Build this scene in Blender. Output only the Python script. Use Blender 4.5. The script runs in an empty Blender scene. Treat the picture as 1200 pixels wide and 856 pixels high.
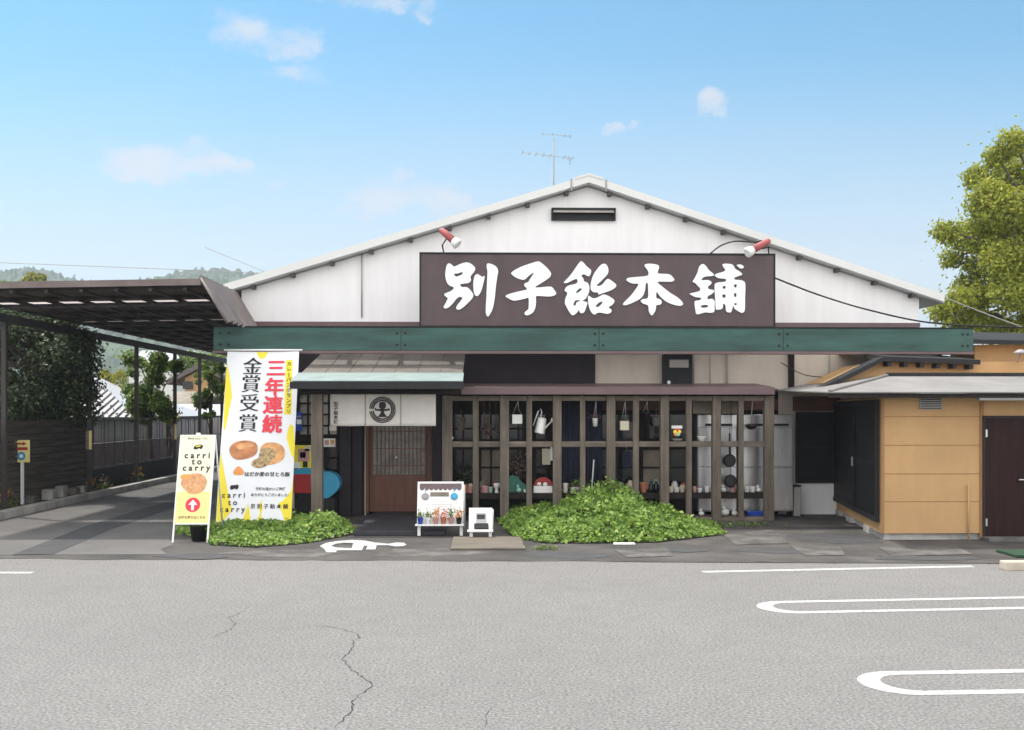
import bpy, bmesh, math, random
import numpy as np
from mathutils import Vector

random.seed(7)
rng = np.random.default_rng(11)
SC = bpy.context.scene
COL = SC.collection
R = math.radians

# ------------------------------------------------------------------ camera
F, HOR, CH, YAW = 1250.0, 482.0, 1.75, R(1.5)
c_, s_ = math.cos(YAW), math.sin(YAW)
cam_d = bpy.data.cameras.new('camera')
cam = bpy.data.objects.new('camera', cam_d)
COL.objects.link(cam)
cam.location = (0, 0, CH)
cam.rotation_euler = (R(90), 0, -YAW)
cam_d.sensor_width = 36
cam_d.lens = 36 * F / 1200
cam_d.shift_y = (HOR - 428) / 1200
cam_d.clip_end = 3000
SC.camera = cam

# ------------------------------------------------------------------ light
HAZE = 0.0006
SUN_EL, SUN_AZ = 63, 303          # azimuth clockwise from +y (north)
SUN_S, SKY_S, EXPO = 2.3, 0.13, 0.95
CLOUD_V, FILL_VEIL_V = 3.1, 9.9
SC.view_settings.view_transform = 'Standard'
SC.view_settings.look = 'None'
SC.view_settings.gamma = 1
SC.view_settings.exposure = EXPO
sl = bpy.data.lights.new('sun', 'SUN')
sl.energy = SUN_S
sl.angle = R(2.5)
sl.color = (1.0, 0.955, 0.89)
so = bpy.data.objects.new('sun', sl)
COL.objects.link(so)
so.location = (10, -10, 40)
sd = Vector((math.sin(R(SUN_AZ)) * math.cos(R(SUN_EL)), math.cos(R(SUN_AZ)) * math.cos(R(SUN_EL)), math.sin(R(SUN_EL))))
so.rotation_euler = sd.to_track_quat('Z', 'Y').to_euler()


def cdir(px, py):
    u, v = (px - 600) / F, (HOR - py) / F
    d = Vector((s_ + u * c_, c_ - u * s_, v))
    return d.x / d.y, d.z / d.y


W = bpy.data.worlds.new('World')
SC.world = W
W.use_nodes = True
nt = W.node_tree
nt.nodes.clear()
N, L = nt.nodes, nt.links
out = N.new('ShaderNodeOutputWorld')
bg = N.new('ShaderNodeBackground')
sky = N.new('ShaderNodeTexSky')
sky.sky_type = 'NISHITA'
sky.sun_disc = False
sky.sun_elevation = R(SUN_EL)
sky.sun_rotation = R(SUN_AZ)
sky.air_density = 1.0
sky.dust_density = 0.8
sky.ozone_density = 1.0
tc = N.new('ShaderNodeTexCoord')
sep = N.new('ShaderNodeSeparateXYZ')
L.new(tc.outputs['Generated'], sep.inputs[0])


def wmath(op, a, b=None, clamp=False):
    n = N.new('ShaderNodeMath')
    n.operation = op
    n.use_clamp = clamp
    for i, v in enumerate((a, b)):
        if v is None:
            continue
        if isinstance(v, (int, float)):
            n.inputs[i].default_value = v
        else:
            L.new(v, n.inputs[i])
    return n.outputs[0]


yy = wmath('MAXIMUM', sep.outputs['Y'], 0.05)
P_ = wmath('DIVIDE', sep.outputs['X'], yy)
Q_ = wmath('DIVIDE', sep.outputs['Z'], yy)
comb = N.new('ShaderNodeCombineXYZ')
L.new(P_, comb.inputs[0])
L.new(Q_, comb.inputs[1])
def wnoise(scale, detail, off):
    n = N.new('ShaderNodeTexNoise')
    n.inputs['Scale'].default_value = scale
    n.inputs['Detail'].default_value = detail
    n.inputs['Roughness'].default_value = 0.62
    a = N.new('ShaderNodeMapping')
    a.inputs['Location'].default_value = off
    L.new(comb.outputs[0], a.inputs[0])
    L.new(a.outputs[0], n.inputs['Vector'])
    return n.outputs['Fac']


# ragged edges: the cloud positions are warped by noise
Pw = wmath('ADD', P_, wmath('MULTIPLY', wmath('SUBTRACT', wnoise(16, 6, (3, 1, 0)), .5), .085))
Qw = wmath('ADD', Q_, wmath('MULTIPLY', wmath('SUBTRACT', wnoise(18, 6, (7, 5, 2)), .5), .06))
nz = N.new('ShaderNodeTexNoise')
nz.inputs['Scale'].default_value = 20
nz.inputs['Detail'].default_value = 9
nz.inputs['Roughness'].default_value = 0.62
mp = N.new('ShaderNodeMapping')
mp.inputs['Scale'].default_value = (1, 1.7, 1)
L.new(comb.outputs[0], mp.inputs[0])
L.new(mp.outputs[0], nz.inputs['Vector'])
CLOUDS = [(190, 188, 100, 36, 1.05), (238, 195, 85, 32, .95), (315, 209, 45, 17, .7), (165, 200, 75, 24, .8),
          (470, 232, 105, 46, .95), (530, 242, 95, 36, .8),
          (290, 42, 70, 30, .62), (345, 52, 50, 24, .6), (275, 22, 50, 20, .5), (345, 82, 60, 20, .55),
          (290, 80, 28, 22, .5), (430, 4, 90, 18, .6), (500, 14, 30, 20, .55),
          (842, 121, 42, 24, .85), (715, 151, 32, 13, .7), (216, 80, 20, 9, .4)]
acc = None
for (px, py, rx, ry, am) in CLOUDS:
    a, b = cdir(px, py)
    dx = wmath('DIVIDE', wmath('SUBTRACT', Pw, a), rx / F)
    dy = wmath('DIVIDE', wmath('SUBTRACT', Qw, b), ry / F)
    r2 = wmath('ADD', wmath('MULTIPLY', dx, dx), wmath('MULTIPLY', dy, dy))
    g = wmath('MULTIPLY', wmath('SUBTRACT', 1.0, r2, True), am)
    acc = g if acc is None else wmath('MAXIMUM', acc, g)
# noise breaks up the clouds inside their masks
dens = wmath('ADD', acc, wmath('MULTIPLY', wmath('SUBTRACT', nz.outputs['Fac'], 0.5), 1.9))
dens = wmath('MULTIPLY', dens, wmath('MULTIPLY', acc, 2.2, True))
mr = N.new('ShaderNodeMapRange')
mr.interpolation_type = 'SMOOTHSTEP'
mr.inputs['From Min'].default_value = 0.02
mr.inputs['From Max'].default_value = 1.05
mr.inputs['To Max'].default_value = 0.8
L.new(dens, mr.inputs['Value'])
# hazy horizon glow painted into the sky colour by elevation
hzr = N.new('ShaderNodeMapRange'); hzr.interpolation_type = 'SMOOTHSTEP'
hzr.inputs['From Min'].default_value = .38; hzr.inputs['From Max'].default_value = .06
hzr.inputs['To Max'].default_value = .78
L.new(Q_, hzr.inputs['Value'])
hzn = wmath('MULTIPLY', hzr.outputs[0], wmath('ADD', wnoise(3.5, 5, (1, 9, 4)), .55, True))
cloud_haze = wmath('MAXIMUM', mr.outputs[0], hzn)
mixc = N.new('ShaderNodeMixRGB')
tint = N.new('ShaderNodeMixRGB')
tint.blend_type = 'MULTIPLY'
tint.inputs['Fac'].default_value = 1
tint.inputs['Color2'].default_value = (.24, .59, .66, 1)
L.new(sky.outputs[0], tint.inputs['Color1'])
L.new(cloud_haze, mixc.inputs['Fac'])
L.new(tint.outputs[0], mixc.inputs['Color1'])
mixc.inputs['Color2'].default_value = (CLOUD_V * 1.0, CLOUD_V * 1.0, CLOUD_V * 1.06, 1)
# unseen bright cloud added overhead and behind the camera as fill light
fill_veil = N.new('ShaderNodeMixRGB')
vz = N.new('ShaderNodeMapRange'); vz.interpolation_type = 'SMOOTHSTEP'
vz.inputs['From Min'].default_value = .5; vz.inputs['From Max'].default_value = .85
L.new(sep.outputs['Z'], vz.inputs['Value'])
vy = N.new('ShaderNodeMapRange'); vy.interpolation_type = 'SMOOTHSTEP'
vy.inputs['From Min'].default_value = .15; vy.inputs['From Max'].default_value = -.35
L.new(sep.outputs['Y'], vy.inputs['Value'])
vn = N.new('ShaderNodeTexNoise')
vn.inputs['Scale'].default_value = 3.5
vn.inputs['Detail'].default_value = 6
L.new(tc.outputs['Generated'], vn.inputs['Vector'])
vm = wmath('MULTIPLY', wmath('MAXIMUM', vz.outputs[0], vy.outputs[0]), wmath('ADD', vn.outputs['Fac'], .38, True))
L.new(vm, fill_veil.inputs['Fac'])
L.new(mixc.outputs[0], fill_veil.inputs['Color1'])
fill_veil.inputs['Color2'].default_value = (FILL_VEIL_V, FILL_VEIL_V * .985, FILL_VEIL_V * .97, 1)
L.new(fill_veil.outputs[0], bg.inputs['Color'])
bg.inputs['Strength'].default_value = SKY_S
L.new(bg.outputs[0], out.inputs[0])


# ------------------------------------------------------------------ pixel helpers
def at(px, py, Y):
    u, v = (px - 600) / F, (HOR - py) / F
    t = Y / (c_ - u * s_)
    return Vector((t * (s_ + u * c_), Y, CH + t * v))


def gnd(px, py, z=0.0):
    u, v = (px - 600) / F, (HOR - py) / F
    t = (z - CH) / v
    return Vector((t * (s_ + u * c_), t * (c_ - u * s_), z))


def fb(x0, y0, x1, y1, Y):
    """front rectangle in pixels -> X0, X1, Z0, Z1 on the plane y=Y"""
    xm, ym = (x0 + x1) / 2, (y0 + y1) / 2
    return at(x0, ym, Y).x, at(x1, ym, Y).x, at(xm, y1, Y).z, at(xm, y0, Y).z


# ------------------------------------------------------------------ materials
def M(name, col, rough=0.65, var=0.15, scale=5.0, metal=0.0, bump=0.0, bscale=None, stretch=(1, 1, 1),
      col2=None, big=0.0, bigscale=0.7, spec=0.5, fine=0.0, finescale=120):
    m = bpy.data.materials.new(name)
    m.use_nodes = True
    t = m.node_tree
    p = t.nodes['Principled BSDF']
    p.inputs['Roughness'].default_value = rough
    p.inputs['Metallic'].default_value = metal
    p.inputs['Specular IOR Level'].default_value = spec
    tcn = t.nodes.new('ShaderNodeTexCoord')
    mpn = t.nodes.new('ShaderNodeMapping')
    mpn.inputs['Scale'].default_value = stretch
    t.links.new(tcn.outputs['Object'], mpn.inputs[0])

    def noise(sc, det=6, src=mpn.outputs[0]):
        n = t.nodes.new('ShaderNodeTexNoise')
        n.inputs['Scale'].default_value = sc
        n.inputs['Detail'].default_value = det
        n.inputs['Roughness'].default_value = 0.6
        t.links.new(src, n.inputs['Vector'])
        return n.outputs['Fac']

    def ramp(fac, a, b, lo=0.3, hi=0.7):
        r = t.nodes.new('ShaderNodeMapRange')
        r.inputs['From Min'].default_value = lo
        r.inputs['From Max'].default_value = hi
        r.inputs['To Min'].default_value = a
        r.inputs['To Max'].default_value = b
        t.links.new(fac, r.inputs['Value'])
        return r.outputs[0]

    n1 = noise(scale)
    mx = t.nodes.new('ShaderNodeMixRGB')
    c2 = col2 or tuple(min(1, x * (1 + var)) for x in col)
    c1 = col if col2 else tuple(x * (1 - var) for x in col)
    mx.inputs['Color1'].default_value = (*c1, 1)
    mx.inputs['Color2'].default_value = (*c2, 1)
    t.links.new(ramp(n1, 0, 1), mx.inputs['Fac'])
    cur = mx.outputs[0]

    def mul(cur, fac):
        k = t.nodes.new('ShaderNodeMixRGB')
        k.blend_type = 'MULTIPLY'
        k.inputs['Fac'].default_value = 1
        t.links.new(cur, k.inputs['Color1'])
        cc = t.nodes.new('ShaderNodeCombineXYZ')
        for i in range(3):
            t.links.new(fac, cc.inputs[i])
        t.links.new(cc.outputs[0], k.inputs['Color2'])
        return k.outputs[0]
    if big:
        cur = mul(cur, ramp(noise(bigscale, 5, tcn.outputs['Object']), 1 - big, 1 + big))
    if fine:
        cur = mul(cur, ramp(noise(finescale, 3, tcn.outputs['Object']), 1 - fine, 1 + fine, .25, .75))
    t.links.new(cur, p.inputs['Base Color'])
    if bump:
        b = t.nodes.new('ShaderNodeBump')
        b.inputs['Strength'].default_value = bump
        b.inputs['Distance'].default_value = 0.01
        t.links.new(noise(bscale or scale * 6, 4), b.inputs['Height'])
        t.links.new(b.outputs[0], p.inputs['Normal'])
    return m


def leafmat(name, c1, c2, c3=None, transl=0.3):
    m = bpy.data.materials.new(name)
    m.use_nodes = True
    t = m.node_tree
    p = t.nodes['Principled BSDF']
    p.inputs['Roughness'].default_value = 0.5
    p.inputs['Specular IOR Level'].default_value = 0.35
    g = t.nodes.new('ShaderNodeNewGeometry')
    cr = t.nodes.new('ShaderNodeValToRGB')
    e = cr.color_ramp.elements
    e[0].color = (*c1, 1)
    e[1].color = (*c2, 1)
    if c3:
        x = cr.color_ramp.elements.new(0.93)
        x.color = (*c2, 1)
        e[-1].color = (*c3, 1)
    t.links.new(g.outputs['Random Per Island'], cr.inputs[0])
    t.links.new(cr.outputs[0], p.inputs['Base Color'])
    tr = t.nodes.new('ShaderNodeBsdfTranslucent')
    t.links.new(cr.outputs[0], tr.inputs['Color'])
    ms = t.nodes.new('ShaderNodeMixShader')
    ms.inputs[0].default_value = transl
    t.links.new(p.outputs[0], ms.inputs[1])
    t.links.new(tr.outputs[0], ms.inputs[2])
    t.links.new(ms.outputs[0], t.nodes['Material Output'].inputs[0])
    return m


MT = dict(
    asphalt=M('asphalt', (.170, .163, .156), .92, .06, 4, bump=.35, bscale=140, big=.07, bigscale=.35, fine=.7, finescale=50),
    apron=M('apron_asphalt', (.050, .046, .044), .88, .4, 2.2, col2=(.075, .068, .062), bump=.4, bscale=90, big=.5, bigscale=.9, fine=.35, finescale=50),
    drive=M('driveway_asphalt', (.118, .113, .109), .9, .14, 1.8, bump=.4, bscale=120, big=.15, bigscale=.5, fine=.3, finescale=70),
    patch=M('patch_asphalt', (.055, .054, .056), .9, .2, 4, bump=.4, bscale=120, fine=.25),
    slab=M('slab_concrete', (.088, .083, .077), .9, .35, 3, bump=.3, bscale=60, big=.4, bigscale=1.5, fine=.15),
    concrete=M('concrete', (.36, .35, .33), .85, .25, 4, bump=.35, bscale=40, big=.25, bigscale=1.3),
    soil=M('soil', (.03, .025, .02), .95, .4, 8, bump=.8, bscale=40),
    earth=M('earth', (.10, .10, .06), .95, .3, .3, bump=.5, bscale=10),
    paint_line=M('line_paint', (.44, .44, .43), .8, .08, 6, bump=.2, bscale=90, fine=.1, finescale=40),
    crack=M('crack', (.025, .024, .024), .95, .2, 8),
    whitewall=M('white_render', (.80, .785, .785), .8, .045, 4, bump=.15, bscale=20, big=.06, bigscale=.5, stretch=(1.6, 1, .12)),
    verge=M('white_metal_verge', (.64, .64, .62), .5, .03, 2),
    beige=M('beige_board', (.60, .53, .46), .8, .07, 3, big=.08, bigscale=1, stretch=(1, 1, .3)),
    roofgrey=M('roof_metal', (.42, .43, .44), .55, .08, 2, metal=.1),
    maroon=M('maroon_sign', (.068, .042, .045), .5, .16, 3, big=.14, bigscale=1.4, stretch=(1, 1, .3)),
    maroon_trim=M('maroon_trim', (.125, .078, .082), .55, .12, 4),
    signwhite=M('sign_white', (.82, .84, .86), .5, .02, 4),
    green=M('green_board', (.026, .073, .063), .68, .38, 3, stretch=(.35, 1, 2.2), big=.16, bigscale=1.2, bump=.15, bscale=25),
    green_d=M('green_seam', (.012, .03, .026), .7, .1),
    bolt=M('dark_bolt', (.015, .015, .017), .5, .1, metal=.5),
    darkpanel=M('dark_plum_panel', (.030, .024, .029), .75, .15, 3, big=.1, spec=.25),
    copper=M('canopy_top_metal', (.12, .105, .09), .6, .2, 3, big=.15, bigscale=1.6, stretch=(1.4, 1, 1)),
    patina=M('patina_gutter', (.20, .255, .245), .6, .15, 4),
    wood=M('weathered_timber', (.122, .099, .078), .85, .35, 9, bump=.5, bscale=30, stretch=(2.2, 2.2, .16), big=.25, bigscale=2.2),
    woodh=M('weathered_rail', (.14, .112, .09), .85, .35, 9, bump=.5, bscale=30, stretch=(.16, 2, 2.2), big=.3, bigscale=2.5),
    darkwood=M('dark_timber', (.019, .014, .013), .75, .35, 7, spec=.2, bump=.3, bscale=30, stretch=(2, 2, .2)),
    redwood=M('red_brown_timber', (.135, .05, .027), .55, .25, 6, bump=.2, bscale=30, stretch=(2.5, 2, .2)),
    redwoodh=M('red_brown_lintel', (.10, .038, .024), .6, .3, 5, stretch=(.2, 2, 2)),
    pane=M('dark_glass', (.006, .006, .007), .12, .2, 2, spec=.4),
    frost_d=M('dim_pane', (.16, .145, .125), .2, .5, 5),
    frost=M('pale_pane', (.34, .32, .29), .25, .12, 4),
    paleboard=M('aged_board', (.20, .17, .13), .7, .3, 3, big=.2),
    step=M('slate_step', (.028, .026, .032), .7, .2, 6, bump=.2, bscale=60),
    cloth=M('noren_cloth', (.64, .60, .57), .9, .05, 8, bump=.15, bscale=220),
    black=M('black_print', (.012, .011, .012), .7, .1),
    blackmetal=M('black_metal', (.016, .014, .015), .5, .2, 6, metal=.2),
    brownroof=M('brown_sheet', (.15, .12, .112), .55, .2, 3, metal=.2, big=.15, bigscale=1.2),
    brownsheet=M('weathered_brown_sheet', (.165, .14, .132), .5, .15, 3, metal=.2, big=.15, bigscale=1.5),
    brownbeam=M('brown_steel', (.05, .04, .039), .55, .2, 4, metal=.2),
    fence=M('dark_fence_boards', (.07, .058, .048), .85, .7, 3, bump=.6, bscale=20, stretch=(.3, .3, 5)),
    net=M('black_net', (.022, .022, .024), .85, .3, 20),
    palepanel=M('grey_metal_panel', (.28, .265, .27), .5, .1, 3, big=.12),
    pinkwall=M('pinkish_block_wall', (.20, .155, .15), .85, .2, 5, bump=.3),
    banner=M('banner_cloth', (.76, .77, .80), .6, .02, 4),
    yellow=M('yellow_print', (.80, .66, .035), .6, .04, 5),
    red=M('red_print', (.72, .035, .06), .6, .05, 5),
    bread=M('bread_print', (.52, .21, .085), .6, .35, 7, big=.2, bigscale=6),
    breadl=M('light_bread_print', (.66, .33, .13), .6, .3, 9),
    filling=M('filling_print', (.13, .065, .03), .6, .6, 25, col2=(.62, .46, .22)),
    cream=M('cream_print', (.76, .73, .56), .55, .04, 3),
    creamy=M('warm_yellow_print', (.78, .68, .27), .55, .05, 3),
    crisp=M('fried_bread_print', (.48, .19, .08), .6, .45, 26, col2=(.70, .42, .2)),
    orangep=M('orange_print', (.75, .30, .08), .6, .1),
    white=M('white_paint', (.76, .76, .74), .5, .04, 5),
    enamel=M('white_enamel', (.74, .74, .72), .25, .03, 5),
    creamware=M('cream_ceramic', (.62, .56, .42), .35, .06),
    pinkware=M('pink_ceramic', (.50, .27, .25), .4, .1),
    mint=M('mint_ceramic', (.28, .52, .42), .35, .1),
    teal=M('teal_board', (.015, .14, .10), .5, .15),
    redp=M('red_paint', (.38, .022, .025), .45, .1),
    lampred=M('faded_red_paint', (.36, .085, .085), .6, .2),
    terracotta=M('terracotta', (.42, .16, .09), .8, .15, 8),
    navy=M('navy_curtain', (.022, .027, .052), .85, .2, 4, stretch=(4, 4, .3)),
    steel=M('brushed_steel', (.50, .50, .51), .33, .14, 4, metal=.9, bump=.15, bscale=6, stretch=(3, 3, .3), big=.12, bigscale=2),
    iron=M('black_iron', (.014, .013, .013), .5, .2, metal=.3),
    blue=M('blue_plastic', (.015, .06, .36), .35, .1),
    cyan=M('cyan_plastic', (.03, .30, .50), .35, .08),
    orange_wall=M('ochre_siding', (.46, .28, .128), .78, .035, 3, big=.10, bigscale=1.2, bump=.3, bscale=40, stretch=(1.5, 1.5, .2), fine=.05, finescale=90),
    hutroof=M('pale_hut_roof', (.20, .19, .18), .75, .12, 3, big=.12, bigscale=1),
    hutdark=M('dark_hut_trim', (.018, .018, .02), .6, .2, 4, spec=.25),
    screen=M('dark_mesh_screen', (.014, .0135, .0145), .6, .2, 4, spec=.2),
    doorwood=M('oxblood_door', (.020, .006, .006), .55, .4, 5, stretch=(3, 3, .25), spec=.18),
    silver=M('silver_metal', (.55, .55, .56), .3, .05, metal=.9),
    greypipe=M('grey_pipe', (.30, .29, .28), .5, .15, 3, stretch=(2, 2, .3)),
    moss=M('green_mat', (.012, .05, .02), .9, .3, 20, bump=.5),
    kerb=M('kerb_concrete', (.46, .40, .32), .85, .2, 4, bump=.3, bscale=40),
    tanwall=M('tan_house_wall', (.42, .25, .12), .8, .1),
    housewhite=M('house_white', (.6, .6, .58), .7, .06),
    houseroof=M('white_seam_roof', (.40, .40, .41), .4, .05),
    darkroof=M('dark_tile_roof', (.10, .085, .08), .7, .25, 6),
    bark=M('bark', (.09, .07, .05), .9, .3, 8, bump=.6, bscale=20, stretch=(1, 1, .3)),
    plank=M('board_plank', (.13, .112, .088), .8, .35, 5, stretch=(.3, 2, 1), bump=.3, bscale=30),
    hill=M('wooded_hill', (.035, .06, .028), .95, .6, .05, bump=1.0, bscale=.3, fine=.6, finescale=.15),
    lf_ivy=leafmat('ivy_leaf', (.07, .16, .02), (.25, .37, .06), (.40, .50, .14), .35),
    lf_tree=leafmat('sunny_leaf', (.22, .26, .03), (.42, .43, .06), (.52, .50, .12), .6),
    lf_dark=leafmat('evergreen_leaf', (.015, .028, .011), (.085, .115, .045), (.22, .24, .14), .2),
    lf_mid=leafmat('mid_leaf', (.07, .13, .025), (.21, .29, .06), (.30, .36, .11), .4),
    lf_yel=leafmat('yellow_leaf', (.16, .17, .02), (.30, .28, .03), None, .3),
    lf_orange=leafmat('marigold', (.55, .16, .01), (.70, .32, .02), None, .2),
    lf_red=leafmat('red_petals', (.5, .03, .02), (.65, .12, .04), None, .2),
    lf_dry=leafmat('dried_flower', (.10, .055, .045), (.26, .15, .13), None, .2),
)


# ------------------------------------------------------------------ mesh builder
ORIG = {}


class MB:
    def __init__(s):
        s.v, s.f, s.m, s.sm, s.blk = [], [], [], [], []

    def add(s, vs, fs, mi=0, smooth=False):
        o = len(s.v)
        s.blk.append(o)
        s.v += [tuple(v) for v in vs]
        s.f += [tuple(i + o for i in f) for f in fs]
        s.m += [mi] * len(fs)
        s.sm += [smooth] * len(fs)
        return s

    def box(s, x0, x1, y0, y1, z0, z1, mi=0):
        x0, x1 = sorted((x0, x1)); y0, y1 = sorted((y0, y1)); z0, z1 = sorted((z0, z1))
        vs = [(x, y, z) for z in (z0, z1) for y in (y0, y1) for x in (x0, x1)]
        return s.add(vs, [(0, 2, 3, 1), (4, 5, 7, 6), (0, 1, 5, 4), (2, 6, 7, 3), (0, 4, 6, 2), (1, 3, 7, 5)], mi)

    def obox(s, o, ax, ay, az, rx, ry, rz, mi=0):
        o, ax, ay, az = Vector(o), Vector(ax), Vector(ay), Vector(az)
        vs = [o + ax * x + ay * y + az * z for z in rz for y in ry for x in rx]
        return s.add(vs, [(0, 2, 3, 1), (4, 5, 7, 6), (0, 1, 5, 4), (2, 6, 7, 3), (0, 4, 6, 2), (1, 3, 7, 5)], mi)

    def pbox(s, x0, y0, x1, y1, Y, depth, mi=0):
        """pixel rectangle on plane Y, going back by depth"""
        a, b, c, d = fb(x0, y0, x1, y1, Y)
        return s.box(a, b, Y, Y + depth, c, d, mi)

    def prism(s, pts, vec, mi=0):
        """polygon pts (3D) extruded by vec"""
        n = len(pts)
        vec = Vector(vec)
        vs = [Vector(p) for p in pts] + [Vector(p) + vec for p in pts]
        fs = [tuple(range(n - 1, -1, -1)), tuple(range(n, 2 * n))]
        fs += [(i, (i + 1) % n, n + (i + 1) % n, n + i) for i in range(n)]
        return s.add(vs, fs, mi)

    def tube(s, pts, r, n=8, mi=0, cap=True):
        pts = [Vector(p) for p in pts]
        k = len(pts)
        rs = r if isinstance(r, (list, tuple)) else [r] * k
        vs, fs = [], []
        for i, p in enumerate(pts):
            d = (pts[min(i + 1, k - 1)] - pts[max(i - 1, 0)]).normalized()
            a = d.cross(Vector((0, 0, 1)) if abs(d.z) < .9 else Vector((1, 0, 0))).normalized()
            b = d.cross(a).normalized()
            for j in range(n):
                t = 2 * math.pi * j / n
                vs.append(p + (a * math.cos(t) + b * math.sin(t)) * rs[i])
        for i in range(k - 1):
            for j in range(n):
                fs.append((i * n + j, i * n + (j + 1) % n, (i + 1) * n + (j + 1) % n, (i + 1) * n + j))
        s.add(vs, fs, mi, True)
        if cap:
            o = len(s.v) - len(vs)
            s.f += [tuple(o + j for j in range(n - 1, -1, -1)), tuple(o + (k - 1) * n + j for j in range(n))]
            s.m += [mi] * 2
            s.sm += [False] * 2
        return s

    def lathe(s, base, prof, n=16, mi=0, axis=(0, 0, 1)):
        """prof: list of (r, h) along the axis from base"""
        az = Vector(axis).normalized()
        ax = az.cross(Vector((0, 1, 0)) if abs(az.y) < .9 else Vector((1, 0, 0))).normalized()
        ay = az.cross(ax)
        base = Vector(base)
        vs, fs = [], []
        for r, h in prof:
            for j in range(n):
                t = 2 * math.pi * j / n
                vs.append(base + az * h + (ax * math.cos(t) + ay * math.sin(t)) * max(r, 1e-4))
        for i in range(len(prof) - 1):
            for j in range(n):
                fs.append((i * n + j, i * n + (j + 1) % n, (i + 1) * n + (j + 1) % n, (i + 1) * n + j))
        s.add(vs, fs, mi, True)
        o = len(s.v) - len(vs)
        s.f += [tuple(o + j for j in range(n - 1, -1, -1)), tuple(o + (len(prof) - 1) * n + j for j in range(n))]
        s.m += [mi] * 2
        s.sm += [False] * 2
        return s

    def ball(s, c, r, mi=0, sx=1, sy=1, sz=1, n=10):
        c = Vector(c)
        prof = [(math.sin(math.pi * i / n), -math.cos(math.pi * i / n)) for i in range(n + 1)]
        vs, fs = [], []
        m = 14
        for pr, ph in prof:
            for j in range(m):
                t = 2 * math.pi * j / m
                vs.append((c.x + r * sx * max(pr, 1e-3) * math.cos(t), c.y + r * sy * max(pr, 1e-3) * math.sin(t), c.z + r * sz * ph))
        for i in range(n):
            for j in range(m):
                fs.append((i * m + j, i * m + (j + 1) % m, (i + 1) * m + (j + 1) % m, (i + 1) * m + j))
        return s.add(vs, fs, mi, True)

    def curve(s, cu, O, U, V, Nn, mi=0):
        ob = bpy.data.objects.new('tmp', cu)
        COL.objects.link(ob)
        bpy.context.view_layer.update()
        dg = bpy.context.evaluated_depsgraph_get()
        me = ob.evaluated_get(dg).to_mesh()
        O, U, V, Nn = Vector(O), Vector(U), Vector(V), Vector(Nn)
        s.add([O + U * v.co.x + V * v.co.y + Nn * v.co.z for v in me.vertices], [tuple(p.vertices) for p in me.polygons], mi)
        ob.evaluated_get(dg).to_mesh_clear()
        bpy.data.objects.remove(ob)
        bpy.data.curves.remove(cu)
        return s

    def text(s, body, size, O, U=(1, 0, 0), V=(0, 0, 1), mi=0, bold=0.0, align='CENTER', wide=1.0, ext=0.0):
        cu = bpy.data.curves.new('t', 'FONT')
        cu.body = body
        cu.size = size
        cu.align_x = align
        cu.align_y = 'CENTER'
        cu.resolution_u = 3
        cu.offset = bold
        cu.extrude = ext
        cu.fill_mode = 'FRONT' if ext == 0 else 'BOTH'
        U, V = Vector(U), Vector(V)
        return s.curve(cu, O, U * wide, V, U.cross(V).normalized(), mi)

    def vtext(s, body, size, O, pitch, U=(1, 0, 0), V=(0, 0, 1), mi=0, bold=0.0, wide=1.0):
        for i, ch in enumerate(body):
            s.text(ch, size, Vector(O) - Vector(V) * (pitch * i), U, V, mi, bold, wide=wide)
        return s

    def build_each(s, name, mats, parent, bevel=0):
        """one part per added primitive"""
        for b in range(len(s.blk)):
            v0, v1 = s.blk[b], (s.blk[b + 1] if b + 1 < len(s.blk) else len(s.v))
            q = MB()
            q.v = s.v[v0:v1]
            q.blk = [0]
            for f, m, k in zip(s.f, s.m, s.sm):
                if v0 <= f[0] < v1:
                    q.f.append(tuple(i - v0 for i in f)); q.m.append(m); q.sm.append(k)
            q.build(name, mats, parent, bevel=bevel)

    def build(s, name, mats, parent=None, origin=None, bevel=0):
        if not isinstance(mats, (list, tuple)):
            mats = [mats]
        me = bpy.data.meshes.new(name)
        a = np.array(s.v, dtype=np.float64)
        if parent is not None:
            o = ORIG[parent]
        elif origin is not None:
            o = Vector(origin)
        else:
            o = Vector(((a[:, 0].min() + a[:, 0].max()) / 2, (a[:, 1].min() + a[:, 1].max()) / 2, a[:, 2].min()))
        a = a - np.array(o)
        me.from_pydata(a.tolist(), [], s.f)
        for m in mats:
            me.materials.append(MT[m] if isinstance(m, str) else m)
        me.polygons.foreach_set('material_index', s.m)
        me.polygons.foreach_set('use_smooth', s.sm)
        me.update()
        ob = bpy.data.objects.new(name, me)
        COL.objects.link(ob)
        ORIG[ob] = o
        if parent is not None:
            ob.parent = parent
        else:
            ob.location = o
        if bevel:
            b = ob.modifiers.new('bevel', 'BEVEL')
            b.width = bevel
            b.segments = 2
            b.limit_method = 'ANGLE'
        return ob


def thing(name, label, cat, loc, group=None):
    o = bpy.data.objects.new(name, None)
    COL.objects.link(o)
    o.location = loc
    o.empty_display_size = .1
    ORIG[o] = Vector(loc)
    o['label'] = label
    o['category'] = cat
    if group:
        o['group'] = group
    return o


def tag(o, label, cat, group=None):
    o['label'] = label
    o['category'] = cat
    if group:
        o['group'] = group
    return o


def struct(o):
    o['kind'] = 'structure'
    return o


def sheet(name, pts, z, m):
    mb = MB()
    mb.add([(p[0], p[1], z) for p in pts], [tuple(range(len(pts)))])
    ob = mb.build(name, m)
    if ob.data.polygons[0].normal.z < 0:
        ob.data.flip_normals()
    return struct(ob)


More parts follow.
